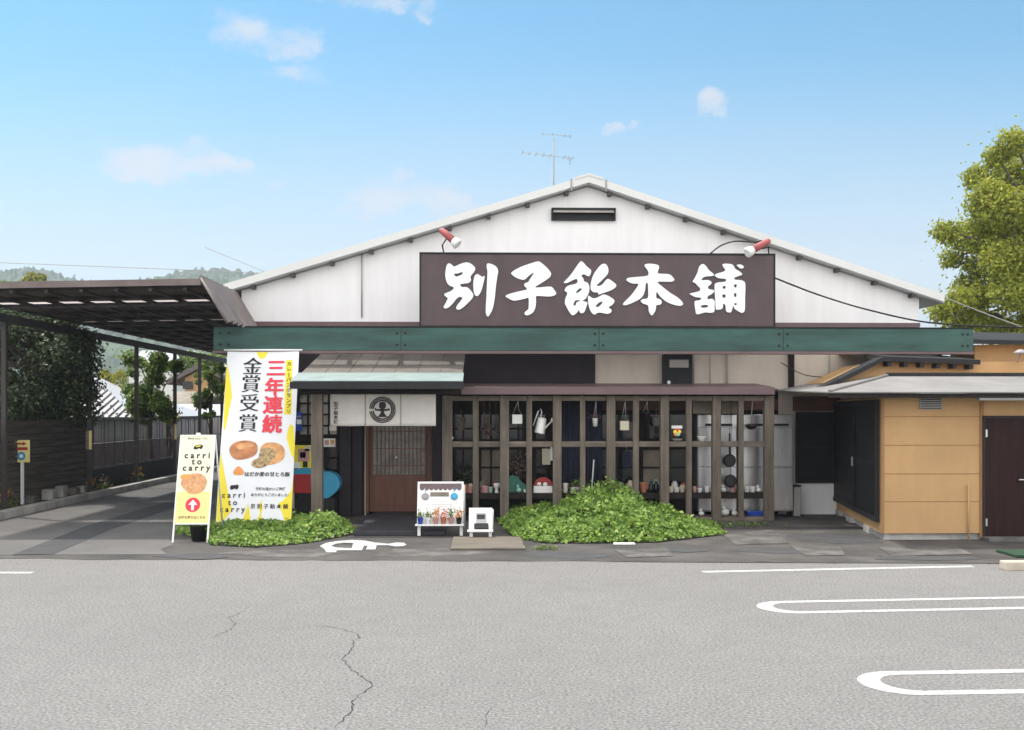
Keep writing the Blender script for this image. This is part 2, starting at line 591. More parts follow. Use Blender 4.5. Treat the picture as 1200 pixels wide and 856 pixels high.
def smooth_poly(pts, k=4):
    n = len(pts)
    P = [Vector(p) for p in pts]
    o = []
    for i in range(n):
        p0, p1, p2, p3 = P[i - 1], P[i], P[(i + 1) % n], P[(i + 2) % n]
        for j in range(k):
            t = j / k
            o.append(.5 * ((2 * p1) + (-p0 + p2) * t + (2 * p0 - 5 * p1 + 4 * p2 - p3) * t * t + (-p0 + 3 * p1 - 3 * p2 + p3) * t ** 3))
    return o


def poly_curve(loops, ext=0.0):
    cu = bpy.data.curves.new('p', 'CURVE')
    cu.dimensions = '2D'
    cu.fill_mode = 'BOTH'
    cu.extrude = ext
    for lp in loops:
        sp = cu.splines.new('POLY')
        sp.points.add(len(lp) - 1)
        for i, p in enumerate(lp):
            sp.points[i].co = (p[0], p[1], 0, 1)
        sp.use_cyclic_u = True
    return cu


def ribbon(pts, w, z):
    """flat strip along ground points; returns verts, faces"""
    P = [Vector((p[0], p[1], 0)) for p in pts]
    vs, fs = [], []
    for i, p in enumerate(P):
        d = (P[min(i + 1, len(P) - 1)] - P[max(i - 1, 0)]).normalized()
        n = Vector((-d.y, d.x, 0))
        ww = w[i] if isinstance(w, (list, tuple)) else w
        vs += [(p.x + n.x * ww / 2, p.y + n.y * ww / 2, z), (p.x - n.x * ww / 2, p.y - n.y * ww / 2, z)]
    for i in range(len(P) - 1):
        fs.append((2 * i, 2 * i + 1, 2 * i + 3, 2 * i + 2))
    return vs, fs


# ------------------------------------------------------------------ foliage
def leaf_mesh(name, pts, nrm, size, m, parent=None, label=None, cat=None, group=None, aspect=.62, jit=.7):
    """pts (n,3) world; nrm (n,3) preferred normals; every leaf a folded quad pair"""
    n = len(pts)
    nn = nrm + rng.normal(0, jit, (n, 3))
    nn /= np.linalg.norm(nn, axis=1)[:, None] + 1e-9
    r = rng.normal(0, 1, (n, 3))
    a = np.cross(nn, r)
    a /= np.linalg.norm(a, axis=1)[:, None] + 1e-9
    b = np.cross(nn, a)
    sz = size * rng.uniform(.6, 1.25, n)[:, None]
    A = pts - a * sz * .5
    B = pts + a * sz * .5
    fold = nn * sz * .12
    C = pts + b * sz * .5 * aspect + a * sz * .06 + fold
    D = pts - b * sz * .5 * aspect + a * sz * .06 + fold
    v = np.stack([A, D, B, C], 1).reshape(-1, 3)
    o = ORIG[parent] if parent is not None else Vector((float(v[:, 0].mean()), float(v[:, 1].mean()), float(v[:, 2].min())))
    v = v - np.array(o)
    f = np.arange(4 * n).reshape(-1, 4)
    tri = np.concatenate([f[:, [0, 1, 2]], f[:, [0, 2, 3]]], 1).reshape(-1, 3)
    me = bpy.data.meshes.new(name)
    me.vertices.add(4 * n)
    me.vertices.foreach_set('co', v.ravel())
    me.loops.add(6 * n)
    me.loops.foreach_set('vertex_index', tri.ravel())
    me.polygons.add(2 * n)
    me.polygons.foreach_set('loop_start', np.arange(0, 6 * n, 3))
    me.polygons.foreach_set('loop_total', np.full(2 * n, 3))
    me.update()
    me.validate()
    me.materials.append(MT[m])
    ob = bpy.data.objects.new(name, me)
    COL.objects.link(ob)
    ORIG[ob] = o
    if parent is not None:
        ob.parent = parent
    else:
        ob.location = o
    return ob


def clump_points(clumps, n):
    """clumps: (x,y,z,r); leaf points gathered towards each clump's shell"""
    c = np.array(clumps)
    w = c[:, 3] ** 2
    idx = rng.choice(len(c), n, p=w / w.sum())
    d = rng.normal(0, 1, (n, 3))
    d /= np.linalg.norm(d, axis=1)[:, None]
    # sub-clumps: pull directions towards a few random bump axes per clump
    rad = c[idx, 3] * np.where(rng.uniform(0, 1, n) < .66, rng.uniform(.25, 1, n) ** .45, np.abs(rng.normal(0, .68, n)))
    ang = np.sin(d[:, 0] * 7 + idx) * np.sin(d[:, 1] * 6 + idx * 2.1) * np.sin(d[:, 2] * 8 + idx * 1.7)
    rad = rad * (1 + .38 * ang)
    p = c[idx, :3] + d * rad[:, None] * np.array([1, 1, .85])
    return p, d * .8 + np.array([0, 0, .5])


def tree(name, label, base, top, clumps, n, leaf, m, trunk_r, group=None, limbs=None):
    t = thing(name, label, 'tree', base, group)
    mb = MB()
    base, top = Vector(base), Vector(top)
    mid = base.lerp(top, .5) + Vector((random.uniform(-.1, .1), random.uniform(-.1, .1), 0))
    mb.tube([base - Vector((0, 0, .05)), base + Vector((0, 0, .2)), mid, top], [trunk_r * 1.4, trunk_r * 1.05, trunk_r * .8, trunk_r * .35], 9)
    for cl in clumps[:limbs or 40]:
        e = Vector(cl[:3])
        st = base.lerp(top, random.uniform(.45, .95))
        q = st.lerp(e, .5) + Vector((0, 0, .1 * (e - st).length))
        mb.tube([st, q, e], [trunk_r * .38, trunk_r * .22, trunk_r * .07], 6)
    mb.build('trunk', 'bark', t)
    p, nr = clump_points(clumps, n)
    leaf_mesh('crown', p, nr, leaf, m, t)
    return t


# ================================================================== GROUND
G = [(-700, -60), (700, -60), (700, 900), (-700, 900)]
sheet('ground', G, 0.0, 'earth')
seamL, seamR = gnd(-400, 653), gnd(1500, 662)
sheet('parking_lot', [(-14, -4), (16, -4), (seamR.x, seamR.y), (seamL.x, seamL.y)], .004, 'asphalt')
ap = []
for i in range(121):
    f = i / 120
    q = seamL.lerp(seamR, f)
    ap.append((q.x, q.y - .06 + .05 * math.sin(i * .7) * math.sin(i * .23 + 1) + random.uniform(-.025, .025)))
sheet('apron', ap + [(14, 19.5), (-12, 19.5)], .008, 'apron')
def blotch(name, px, py, rx, ry, z, m):
    g0, g1, g2 = gnd(px, py), gnd(px + rx, py), gnd(px, py - ry)
    a_, b_ = (g1 - g0).length, (g2 - g0).length
    n_ = 26
    ph_ = [random.uniform(0, 6) for _ in range(3)]
    sheet(name, [(g0.x + a_ * math.cos(2 * math.pi * i / n_) * (1 + .22 * math.sin(3 * 2 * math.pi * i / n_ + ph_[0]) + random.uniform(-.1, .1)),
                  g0.y + b_ * math.sin(2 * math.pi * i / n_) * (1 + .2 * math.sin(2 * 2 * math.pi * i / n_ + ph_[1]) + random.uniform(-.1, .1))) for i in range(n_)], z, m)
kerb_x = gnd(100, 588).x
dl = [gnd(-420, 652), gnd(200, 648), gnd(215, 600)]
sheet('driveway', [(kerb_x - 4, seamL.y + .02), *[(gnd(*q).x, gnd(*q).y) for q in ((196, 651), (188, 645), (203, 640), (198, 633), (215, 628), (222, 620), (250, 612))], (-4.5, 18.5), (-4.5, 40), (kerb_x, 40), (kerb_x, 14)], .012, 'drive')
p = [gnd(14, 652), gnd(62, 651), gnd(130, 622), gnd(210, 594), gnd(210, 587), gnd(185, 592), gnd(100, 618)]
sheet('asphalt_patch', [(q.x, q.y) for q in p], .016, 'patch')
m_ = MT['paint_line']
t_ = m_.node_tree
p_ = t_.nodes['Principled BSDF']
src = p_.inputs['Base Color'].links[0].from_socket
tcn = t_.nodes.new('ShaderNodeTexCoord')
wn = t_.nodes.new('ShaderNodeTexNoise')
wn.inputs['Scale'].default_value = 22
wn.inputs['Detail'].default_value = 8
wn.inputs['Roughness'].default_value = .75
t_.links.new(tcn.outputs['Object'], wn.inputs['Vector'])
wr = t_.nodes.new('ShaderNodeMapRange')
wr.inputs['From Min'].default_value = .50
wr.inputs['From Max'].default_value = .66
wr.inputs['To Max'].default_value = .9
t_.links.new(wn.outputs['Fac'], wr.inputs['Value'])
mxp = t_.nodes.new('ShaderNodeMixRGB')
t_.links.new(wr.outputs[0], mxp.inputs['Fac'])
t_.links.new(src, mxp.inputs['Color1'])
mxp.inputs['Color2'].default_value = (.17, .165, .158, 1)
t_.links.new(mxp.outputs[0], p_.inputs['Base Color'])
for q in ([(720, 646), (782, 644), (790, 653), (735, 655)], [(925, 641), (985, 642), (990, 652), (945, 653)],
          [(848, 628), (905, 622), (925, 638), (862, 640)], [(1030, 643), (1120, 641), (1140, 651), (1045, 653)]):
    sheet('concrete_slab', [(g.x, g.y) for g in (gnd(*a) for a in q)], .0145, 'slab')
a, b = gnd(-300, 654), gnd(1300, 661.5)
vs, fs = ribbon([gnd(700, 659.2), gnd(900, 660.2), b], [.01, .05, .05], .0098)
struct(MB().add(vs, fs).build('asphalt_seam', 'patch'))

for k, (px, py, rx, ry, m_n) in enumerate(((500, 648, 60, 5, 'slab'), (660, 652, 50, 4, 'patch'), (905, 646, 45, 4, 'patch'), (985, 632, 50, 7, 'patch'), (335, 650, 70, 4, 'slab'), (1080, 655, 60, 3, 'patch'), (800, 645, 30, 3, 'patch'), (230, 653, 40, 3, 'patch'))):
    blotch('asphalt_patch', px, py, rx, ry, .0090 + k * .0006, m_n)

# painted markings
def line_strip(name, pts, w, z=.0062):
    vs, fs = ribbon(pts, w, z)
    return struct(MB().add(vs, fs).build(name, 'paint_line'))


line_strip('parking_line', [gnd(-300, 672), gnd(38, 672)], .12)
line_strip('parking_line', [gnd(823, 671), gnd(1140, 664.5)], .12)
for (tip, u0, u1, l0, l1) in (((884, 714), (912, 706.5), (1200, 701), (920, 719), (1200, 711)),
                              ((998, 801), (1040, 790), (1200, 787.5), (1045, 814), (1200, 810))):
    U0, U1, L0, L1, T = gnd(*u0), gnd(*u1), gnd(*l0), gnd(*l1), gnd(*tip)
    d = (U1 - U0).normalized()
    n = Vector((-d.y, d.x, 0))
    wd = (U0 - L0).dot(n)
    ctr = L0 + n * wd / 2
    k = (T - ctr).dot(d)
    cx = ctr + d * (k + wd / 2 + .12)
    pts = [cx + n * wd / 2 + d * 5]
    for i in range(17):
        t = math.pi / 2 + math.pi * i / 16
        pts.append(cx + d * math.cos(t) * wd / 2 + n * math.sin(t) * wd / 2)
    pts.append(cx - n * wd / 2 + d * 5)
    line_strip('parking_loop', pts, [.098] + [.098 + .05 * math.sin(math.pi * i / 16) for i in range(17)] + [.098])

wc = [(95, 165), (170, 128), (300, 105), (480, 92), (620, 98), (740, 122), (900, 138), (1000, 122), (1080, 125), (1115, 147), (1080, 165), (980, 170),
      (900, 155), (765, 155), (750, 205), (640, 205), (655, 165), (620, 160), (590, 215), (480, 215), (295, 215), (290, 238), (175, 238), (150, 200)]
wh = [(230, 160), (300, 135), (400, 125), (490, 130), (470, 190), (400, 188), (280, 180)]
lo = [[(g.x, g.y) for g in (gnd(365 + x / 10, 625 + y / 10) for x, y in q)] for q in (wc, wh)]
struct(MB().curve(poly_curve(lo), (0, 0, .0150), (1, 0, 0), (0, 1, 0), (0, 0, 1)).build('wheelchair_marking', 'paint_line'))

for cr, w in (([(585, 222), (560, 240), (535, 250), (552, 262), (545, 275), (515, 288), (495, 298)], .008),
              ([(715, 268), (780, 271), (838, 286), (844, 296), (830, 303), (825, 325), (803, 347), (818, 365), (830, 378), (855, 391), (876, 407), (845, 429), (826, 450), (824, 470), (800, 492), (780, 516)], .009),
              ([(1160, 455), (1143, 470), (1138, 516)], .006), ([(575, 238), (605, 242), (640, 232)], .004)):
    pts = [gnd(x / 2, 600 + y / 2) for x, y in cr]
    fine = []
    for i in range(len(pts) - 1):
        for j in range(5):
            q = pts[i].lerp(pts[i + 1], j / 5)
            fine.append(q + Vector((random.uniform(-.012, .012), random.uniform(-.02, .02), 0)))
    ws = [w * random.uniform(.35, 1.3) * (.5 if i < 4 or i > len(fine) - 4 else 1) for i in range(len(fine))]
    vs, fs = ribbon(fine, ws, .0052)
    struct(MB().add(vs, fs).build('asphalt_crack', 'crack'))

# left kerb along the drive
mb = MB()
mb.box(kerb_x - .16, kerb_x, 12.9, 40, 0, .14)
struct(mb.build('kerb', 'concrete', bevel=.015))
sheet('planting_strip', [(kerb_x - 1.2, 12.8), (kerb_x - .16, 12.8), (kerb_x - .16, 40), (kerb_x - 1.2, 40)], .10, 'soil')
# right kerb and mat
a, b = gnd(1174, 668), gnd(1260, 700)
mb = MB()
mb.obox((a.x, a.y, 0), (1, 0, 0), (0, 1, 0), (0, 0, 1), (0, 3), (-.10, .06), (0, .10))
struct(mb.build('kerb', 'kerb', bevel=.012))
mb = MB()
m0, m1 = gnd(1192, 655), gnd(1192, 648)
mb.box(m0.x, m0.x + 3, m0.y, m1.y, .012, .04)
tag(mb.build('green_mat', 'moss'), 'green turf mat behind the pale kerb by the ochre hut', 'mat')

# ================================================================== HILLS
hp = [(-900, 304), (-500, 322), (-200, 330), (0, 337), (22, 332), (35, 327), (60, 325), (75, 329), (95, 337), (150, 346), (200, 335), (230, 329), (262, 327), (300, 331), (420, 340), (600, 400), (900, 425), (1400, 430), (2200, 420)]
YH = 700
rows = 44
xs = np.arange(-900, 2200, 4)
tops = np.interp(xs, [a for a, b in hp], [b for a, b in hp])
vs, fs = [], []
ph = rng.uniform(0, 6, 12)
for j in range(rows):
    f = j / (rows - 1)
    for i, px in enumerate(xs):
        base = at(px, tops[i], YH)
        Y = 340 + f * 360
        hz = (base.z) * (math.sin(f * math.pi / 2) ** 1.3)
        x = base.x * (Y / YH) ** .6
        bump = 0 if j == 0 else (1.1 * math.sin(px * .16 + j * 1.9) + .9 * math.sin(px * .31 + j * 3.1 + 1) + 1.0 * random.uniform(-1, 1)) * min(1, f * 3)
        vs.append((x, Y, hz + bump * 1.7))
nx = len(xs)
for j in range(rows - 1):
    for i in range(nx - 1):
        fs.append((j * nx + i, j * nx + i + 1, (j + 1) * nx + i + 1, (j + 1) * nx + i))
mb = MB()
mb.add(vs, fs)
struct(mb.build('hills', 'hill'))

hz_m = bpy.data.materials.new('haze_air')
hz_m.use_nodes = True
hz_m.node_tree.nodes.clear()
ho = hz_m.node_tree.nodes.new('ShaderNodeOutputMaterial')
hv = hz_m.node_tree.nodes.new('ShaderNodeVolumePrincipled')
hv.inputs['Color'].default_value = (.86, .92, 1, 1)
hv.inputs['Density'].default_value = HAZE
hv.inputs['Anisotropy'].default_value = .3
hz_m.node_tree.links.new(hv.outputs[0], ho.inputs['Volume'])
MT['haze_air'] = hz_m
hz_o = MB().box(-720, 720, -70, 920, -1, 130).build('haze', 'haze_air')
hz_o['kind'] = 'stuff'

# ================================================================== SHOP BUILDING
YW = 17.8          # main wall front
b0 = at(680, 600, YW)
bld = thing('shop_building', 'white gabled shop hall with dark timber shopfront below a green fascia board', 'building', (b0.x, YW, 0))
xl, xr = at(283, 400, YW).x, at(1077, 400, YW).x
# roof lines on plane YR
YR = 17.62
apex = at(690, 207, YR)
eL, eR = at(259, 336, YR), at(1106, 347, YR)
th = .125
zc = at(600, 382, YW).z                              # top of lower wall
def roofz(x):
    return (apex.z + (eL.z - apex.z) * (apex.x - x) / (apex.x - eL.x)) if x < apex.x else (apex.z + (eR.z - apex.z) * (x - apex.x) / (eR.x - apex.x))
# gable wall
pts = [(xl, YW, zc), (xr, YW, zc), (xr, YW, roofz(xr) - th - .01), (apex.x, YW, apex.z - th - .01), (xl, YW, roofz(xl) - th - .01)]
mb = MB()
mb.prism([Vector(p) for p in pts], (0, .2, 0))
mb.box(xl, xl + .2, YW + .2, 38, 0, roofz(xl) - th - .01)
mb.box(xr - .2, xr, YW + .2, 38, 0, roofz(xr) - th - .01)
mb.box(xl, xr, 38, 38.2, 0, roofz(xl) - th - .02)
mb.build('gable_wall', 'whitewall', bld)
# lower wall in pieces around door
door = fb(428, 455, 505, 606, YW)
mb = MB()
mb.box(xl, door[0], YW + .10, YW + .28, 0, zc - .003)
mb.box(door[1], xr, YW + .10, YW + .28, 0, zc - .003)
mb.box(door[0], door[1], YW + .10, YW + .28, door[3], zc - .003)
mb.build('lower_wall', 'beige', bld)
# roof slabs with a long verge
for (e, nm) in ((eL, 'left'), (eR, 'right')):
    mb = MB()
    mb.prism([Vector((e.x, YR, e.z)), Vector((apex.x, YR, apex.z)), Vector((apex.x, YR, apex.z - th)), Vector((e.x, YR, e.z - th))], (0, 20.8, 0))
    r_ = mb.build('roof', 'roofgrey', bld)
    mb = MB()
    mb.prism([Vector((e.x, YR - .03, e.z + .02)), Vector((apex.x, YR - .03, apex.z + .02)), Vector((apex.x, YR - .03, apex.z - th + .02)), Vector((e.x, YR - .03, e.z - th + .02))], (0, .027, 0))
    mb.build('verge_board', 'verge', r_)
    # purlin ends
    mb = MB()
    for k in range(9):
        f = .06 + k * .107
        x = apex.x + (e.x - apex.x) * f
        z = roofz(x) - th
        mb.box(x - .034, x + .034, YR + .01, YW - .002, z - .058, z - .004)
    mb.build_each('purlin_end', 'brownbeam', r_)
    mb = MB()
    x = apex.x + (e.x - apex.x) * (.048)
    z = roofz(x)
    mb.box(x - .012, x + .012, YR - .045, YR + .02, z - th - .03, z + .035)
    mb.build('clip', 'greypipe', r_)
# ridge cap
mb = MB()
k = .035
def roofpt(f, e, dz=0):
    return Vector((apex.x + (e.x - apex.x) * f, YR - .04, apex.z + (e.z - apex.z) * f + dz))
mb.prism([roofpt(.04, eL, .05), Vector((apex.x, YR - .04, apex.z + .045)), roofpt(.04, eR, .05), roofpt(.04, eR, .015), Vector((apex.x, YR - .04, apex.z + .01)), roofpt(.04, eL, .015)], (0, 20.6, 0))
mb.build('ridge_cap', 'verge', bld)
# gable vent
x0, x1, z0, z1 = fb(646, 245, 721, 259, YW)
mb = MB()
mb.box(x0, x1, YW - .10, YW + .01, z1 - .025, z1)
mb.box(x0, x0 + .03, YW - .07, YW + .01, z0, z1 - .026)
mb.box(x1 - .03, x1, YW - .07, YW + .01, z0, z1 - .026)
mb.box(x0 + .031, x1 - .031, YW - .05, YW + .01, z0, z0 + .02)
v = mb.build('vent', 'hutdark', bld)
mb = MB()
mb.box(x0 + .031, x1 - .031, YW - .004, YW + .01, z0 + .021, z1 - .026)
mb.build('opening', 'black', v)
mb = MB()
mb.obox((x0 + .032, YW - .09, z1 - .08), (1, 0, 0), (0, .5, .8), (0, -.8, .5), (0, x1 - x0 - .064), (0, .06), (0, .01))
mb.build('flap', 'frost', v)
# conduits on the gable
for (px, y0, y1) in ((424, 293, 372),):
    a, b = at(px, y0, YW - .03), at(px, y1, YW - .03)
    MB().tube([a, b], .012, 6).build('conduit', 'greypipe', bld)
# flashing line along the foot of the gable
a, b, c, d = fb(283, 376, 1077, 383, YW)
MB().box(a, b, YW - .05, YW - .003, c, c + .07).build('flashing', 'maroon_trim', bld)
# green fascia
YB = 16.6
x0, x1, z0, z1 = fb(250, 384.5, 1141, 411.5, YB)
mb = MB()
mb.box(x0, x1, YB, YB + .10, z0, z1)
fas = mb.build('fascia_board', 'green', bld, bevel=.006)
mb = MB()
for px in (470, 702, 918):
    x = at(px, 398, YB).x
    mb.box(x - .008, x + .008, YB - .002, YB + .02, z0 + .004, z1 - .004)
mb.build_each('joint', 'green_d', fas)
mb = MB()
for px in (258, 268, 465, 475, 697, 707, 913, 923, 1128, 1134):
    for f in (.25, .75):
        x = at(px, 398, YB).x
        mb.lathe((x, YB + .004, z0 + (z1 - z0) * f), [(.018, 0), (.018, .012), (.008, .014)], 8, axis=(0, -1, 0))
mb.build_each('bolt', 'bolt', fas)
mb = MB()
mb.box(x0 - .01, x1, YB - .02, YB + .16, z0 - .045, z0 - .003)
mb.build('drip_edge', 'maroon_trim', fas)
mb = MB()
for k in range(12):
    x = x0 + .3 + (x1 - x0 - 3.0) * k / 11
    mb.box(x - .03, x + .03, YB + .162, YW + .095, z0 + .14, z0 + .20)
mb.build_each('outrigger', 'brownbeam', bld)
mb = MB()
mb.box(x0 + .01, x1, YB - .012, YB + .12, z1 + .002, z1 + .018)
mb.build('cap_strip', 'hutdark', fas)
# dark panel under the fascia
YP = YW + .06
mb = MB()
mb.pbox(350, 411, 697.5, 456, YP, .04)
mb.build('dark_panel', 'darkpanel', bld)
mb = MB()
for px in (697.5, 925.5):
    pass
mb.pbox(925, 411, 931, 456, YW + .02, .07)
mb.build('dark_post', 'darkwood', bld)
mb = MB()
for px in (813, 832, 851, 852.5, 972):
    a, b = at(px, 411, YW + .06), at(px, 456, YW + .06)
    mb.tube([a, b], .009 if px != 852.5 else .006, 6)
mb.build_each('conduit', 'greypipe', bld)

# shopfront under the lean-to: timber frames and panes, behind the lattice
def window(px0, py0, px1, py1, Y, cols=1, rows=1, fm='darkwood', pm='pane', fw=.05, name='window', parent=None, bar=.03):
    parent = parent or bld
    x0, x1, z0, z1 = fb(px0, py0, px1, py1, Y)
    mb = MB()
    mb.box(x0, x1, Y - .06, Y, z1 - fw, z1)
    mb.box(x0, x1, Y - .06, Y, z0, z0 + fw)
    mb.box(x0, x0 + fw, Y - .06, Y, z0 + fw + .001, z1 - fw - .001)
    mb.box(x1 - fw, x1, Y - .06, Y, z0 + fw + .001, z1 - fw - .001)
    for i in range(1, cols):
        x = x0 + (x1 - x0) * i / cols
        mb.box(x - bar / 2, x + bar / 2, Y - .045, Y - .005, z0 + fw + .002, z1 - fw - .002)
    for i in range(1, rows):
        z = z0 + (z1 - z0) * i / rows
        mb.box(x0 + fw + .002, x1 - fw - .002, Y - .04, Y - .008, z - bar / 2, z + bar / 2)
    w = mb.build(name, fm, parent)
    mb = MB()
    mb.box(x0 + fw * .6, x1 - fw * .6, Y - .02, Y - .012, z0 + fw * .6, z1 - fw * .6)
    mb.build('pane', pm, w)
    return w


YF = YW + .09
mb = MB()
mb.pbox(345, 456, 427, 606, YF, .02)
mb.pbox(506, 456, 912, 606, YF, .02)
mb.build('shopfront_boarding', 'darkwood', bld)
window(349, 460, 398, 512, YF - .002, 4, 4, 'darkwood', 'frost', .04)
window(349, 514, 398, 560, YF - .002, 3, 2, 'darkwood', 'pane', .04)
for (a, b, rws, pm) in ((528, 558, 4, 'pane'), (561, 590, 4, 'paleboard'), (593, 622, 4, 'pane'), (625, 655, 4, 'pane'), (690, 716, 2, 'pane'), (718, 747, 2, 'pane'), (750, 778, 2, 'pane'), (781, 808, 2, 'pane')):
    window(a, 483, b, 522, YF - .002, 2 if rws == 4 else 1, rws // 2, 'darkwood', 'pane', .045)
    window(a, 524, b, 572, YF - .002, 2 if rws == 4 else 1, 2, 'darkwood', pm if a != 750 else 'paleboard', .045)
mb = MB()
mb.pbox(700, 468, 912, 481, YF - .05, .045)
mb.build('lintel', 'redwoodh', bld)
mb = MB()
mb.pbox(398, 458, 411, 604, YF - .12, .115)
mb.pbox(413, 458, 424, 604, YF - .06, .055)
mb.pbox(506, 458, 517, 604, YF - .12, .115)
mb.build_each('pillar', 'darkpanel', bld)
mb = MB()
mb.pbox(930, 465, 985, 482, YF - .06, .05)
mb.build('eave_beam', 'redwoodh', bld)
window(932, 483, 977, 566, YF + .001, 1, 2, 'hutdark', 'screen', .035)
mb = MB()
mb.pbox(912, 567, 985, 606, YF - .02, .025)
mb.build('white_skirting', 'whitewall', bld)
# entrance door
x0, x1, z0, z1 = door
YD = YW + .16
mb = MB()
jw = .05
mb.box(x0 + .002, x0 + jw, YD - .10, YD + .06, .05, z1 - .002)
mb.box(x1 - jw, x1 - .002, YD - .10, YD + .06, .05, z1 - .002)
mb.box(x0 + jw + .001, x1 - jw - .001, YD - .10, YD + .06, z1 - .06, z1 - .002)
mb.build('door_frame', 'redwood', bld)
dx0, dx1 = x0 + jw + .002, x1 - jw - .002
zm = at(466, 557, YD).z
mb = MB()
mb.box(dx0, dx1, YD, YD + .035, .06, zm)
mb.box(dx0, dx0 + .06, YD, YD + .035, zm + .001, z1 - .07)
mb.box(dx1 - .06, dx1, YD, YD + .035, zm + .001, z1 - .07)
mb.box(dx0 + .061, dx1 - .061, YD, YD + .035, z1 - .15, z1 - .07)
mb.box(dx0 + .06, dx1 - .06, YD - .006, YD - .001, .16, zm - .08)
dr = mb.build('door', 'redwood', bld, bevel=.004)
mb = MB()
nb = 13
for i in range(1, nb):
    x = dx0 + .06 + (dx1 - dx0 - .12) * i / nb
    mb.box(x - .007, x + .007, YD + .002, YD + .02, zm + .002, z1 - .152)
for f in (.12, .34, .56, .78):
    z = zm + (z1 - .15 - zm) * f
    mb.box(dx0 + .062, dx1 - .062, YD + .004, YD + .018, z - .008, z + .008)
mb.build('lattice', 'redwood', dr)
mb = MB()
mb.box(dx0 + .05, dx1 - .05, YD + .024, YD + .030, zm + .002, z1 - .152)
mb.build('pane', 'frost_d' if 'frost_d' in MT else 'pane', dr)
mb = MB()
mb.lathe((dx0 + .45, YD - .002, at(466, 536, YD).z), [(.016, 0), (.02, .02), (.012, .03)], 10, axis=(0, -1, 0))
mb.build('handle', 'silver', dr)
# step
a, b, c = gnd(405, 629), gnd(522, 629), gnd(522, 606)
mb = MB()
mb.box(gnd(414, 629).x, gnd(521, 629).x, a.y, YD - .11, .012, .075)
st = mb.build('entrance_step', 'step', bld, bevel=.008)

# electric box
x0, x1, z0, z1 = fb(776, 416, 810, 452, YW + .05)
t = thing('meter_box', 'dark grey meter box with small window on the beige wall', 'meter box', ((x0 + x1) / 2, YW + .09, z0))
mb = MB()
mb.box(x0, x1, YW - .08, YW + .095, z0, z1)
mb.build('case', 'hutdark', t, bevel=.01)
mb = MB()
mb.box(x0 + .10, x1 - .07, YW - .086, YW - .081, z1 - .22, z1 - .09)
mb.build('window', 'frost', t)
mb = MB()
mb.lathe((x0 + .09, YW - .081, z0 + .05), [(.03, 0), (.03, .008)], 12, axis=(0, -1, 0))
mb.build('badge', 'white', t)

# ------------------------------------------------------------------ SHOP SIGN
YS = 16.72
x0, x1, z0, z1 = fb(493, 298.5, 907, 382.5, YS)
sg = thing('shop_sign', 'long maroon signboard with five white brush-written characters on the gable', 'sign', ((x0 + x1) / 2, YS, z0))
mb = MB()
mb.box(x0, x1, YS, YS + .14, z0, z1)
mb.build('board', 'maroon', sg, bevel=.006)
mb = MB()
mb.box(x0 - .02, x1 + .02, YS - .012, YS + .15, z1 + .002, z1 + .025)
mb.box(x1 + .002, x1 + .02, YS - .012, YS + .15, z0, z1 + .001)
mb.box(x0 - .02, x0 - .002, YS - .012, YS + .15, z0, z1 + .001)
mb.build('frame', 'hutdark', sg)
mb = MB()
for f in (.1, .37, .63, .9):
    x = x0 + (x1 - x0) * f
    mb.box(x - .03, x + .03, YS + .151, YW - .003, z1 - .3, z1 - .24)
mb.build_each('bracket', 'brownbeam', sg)
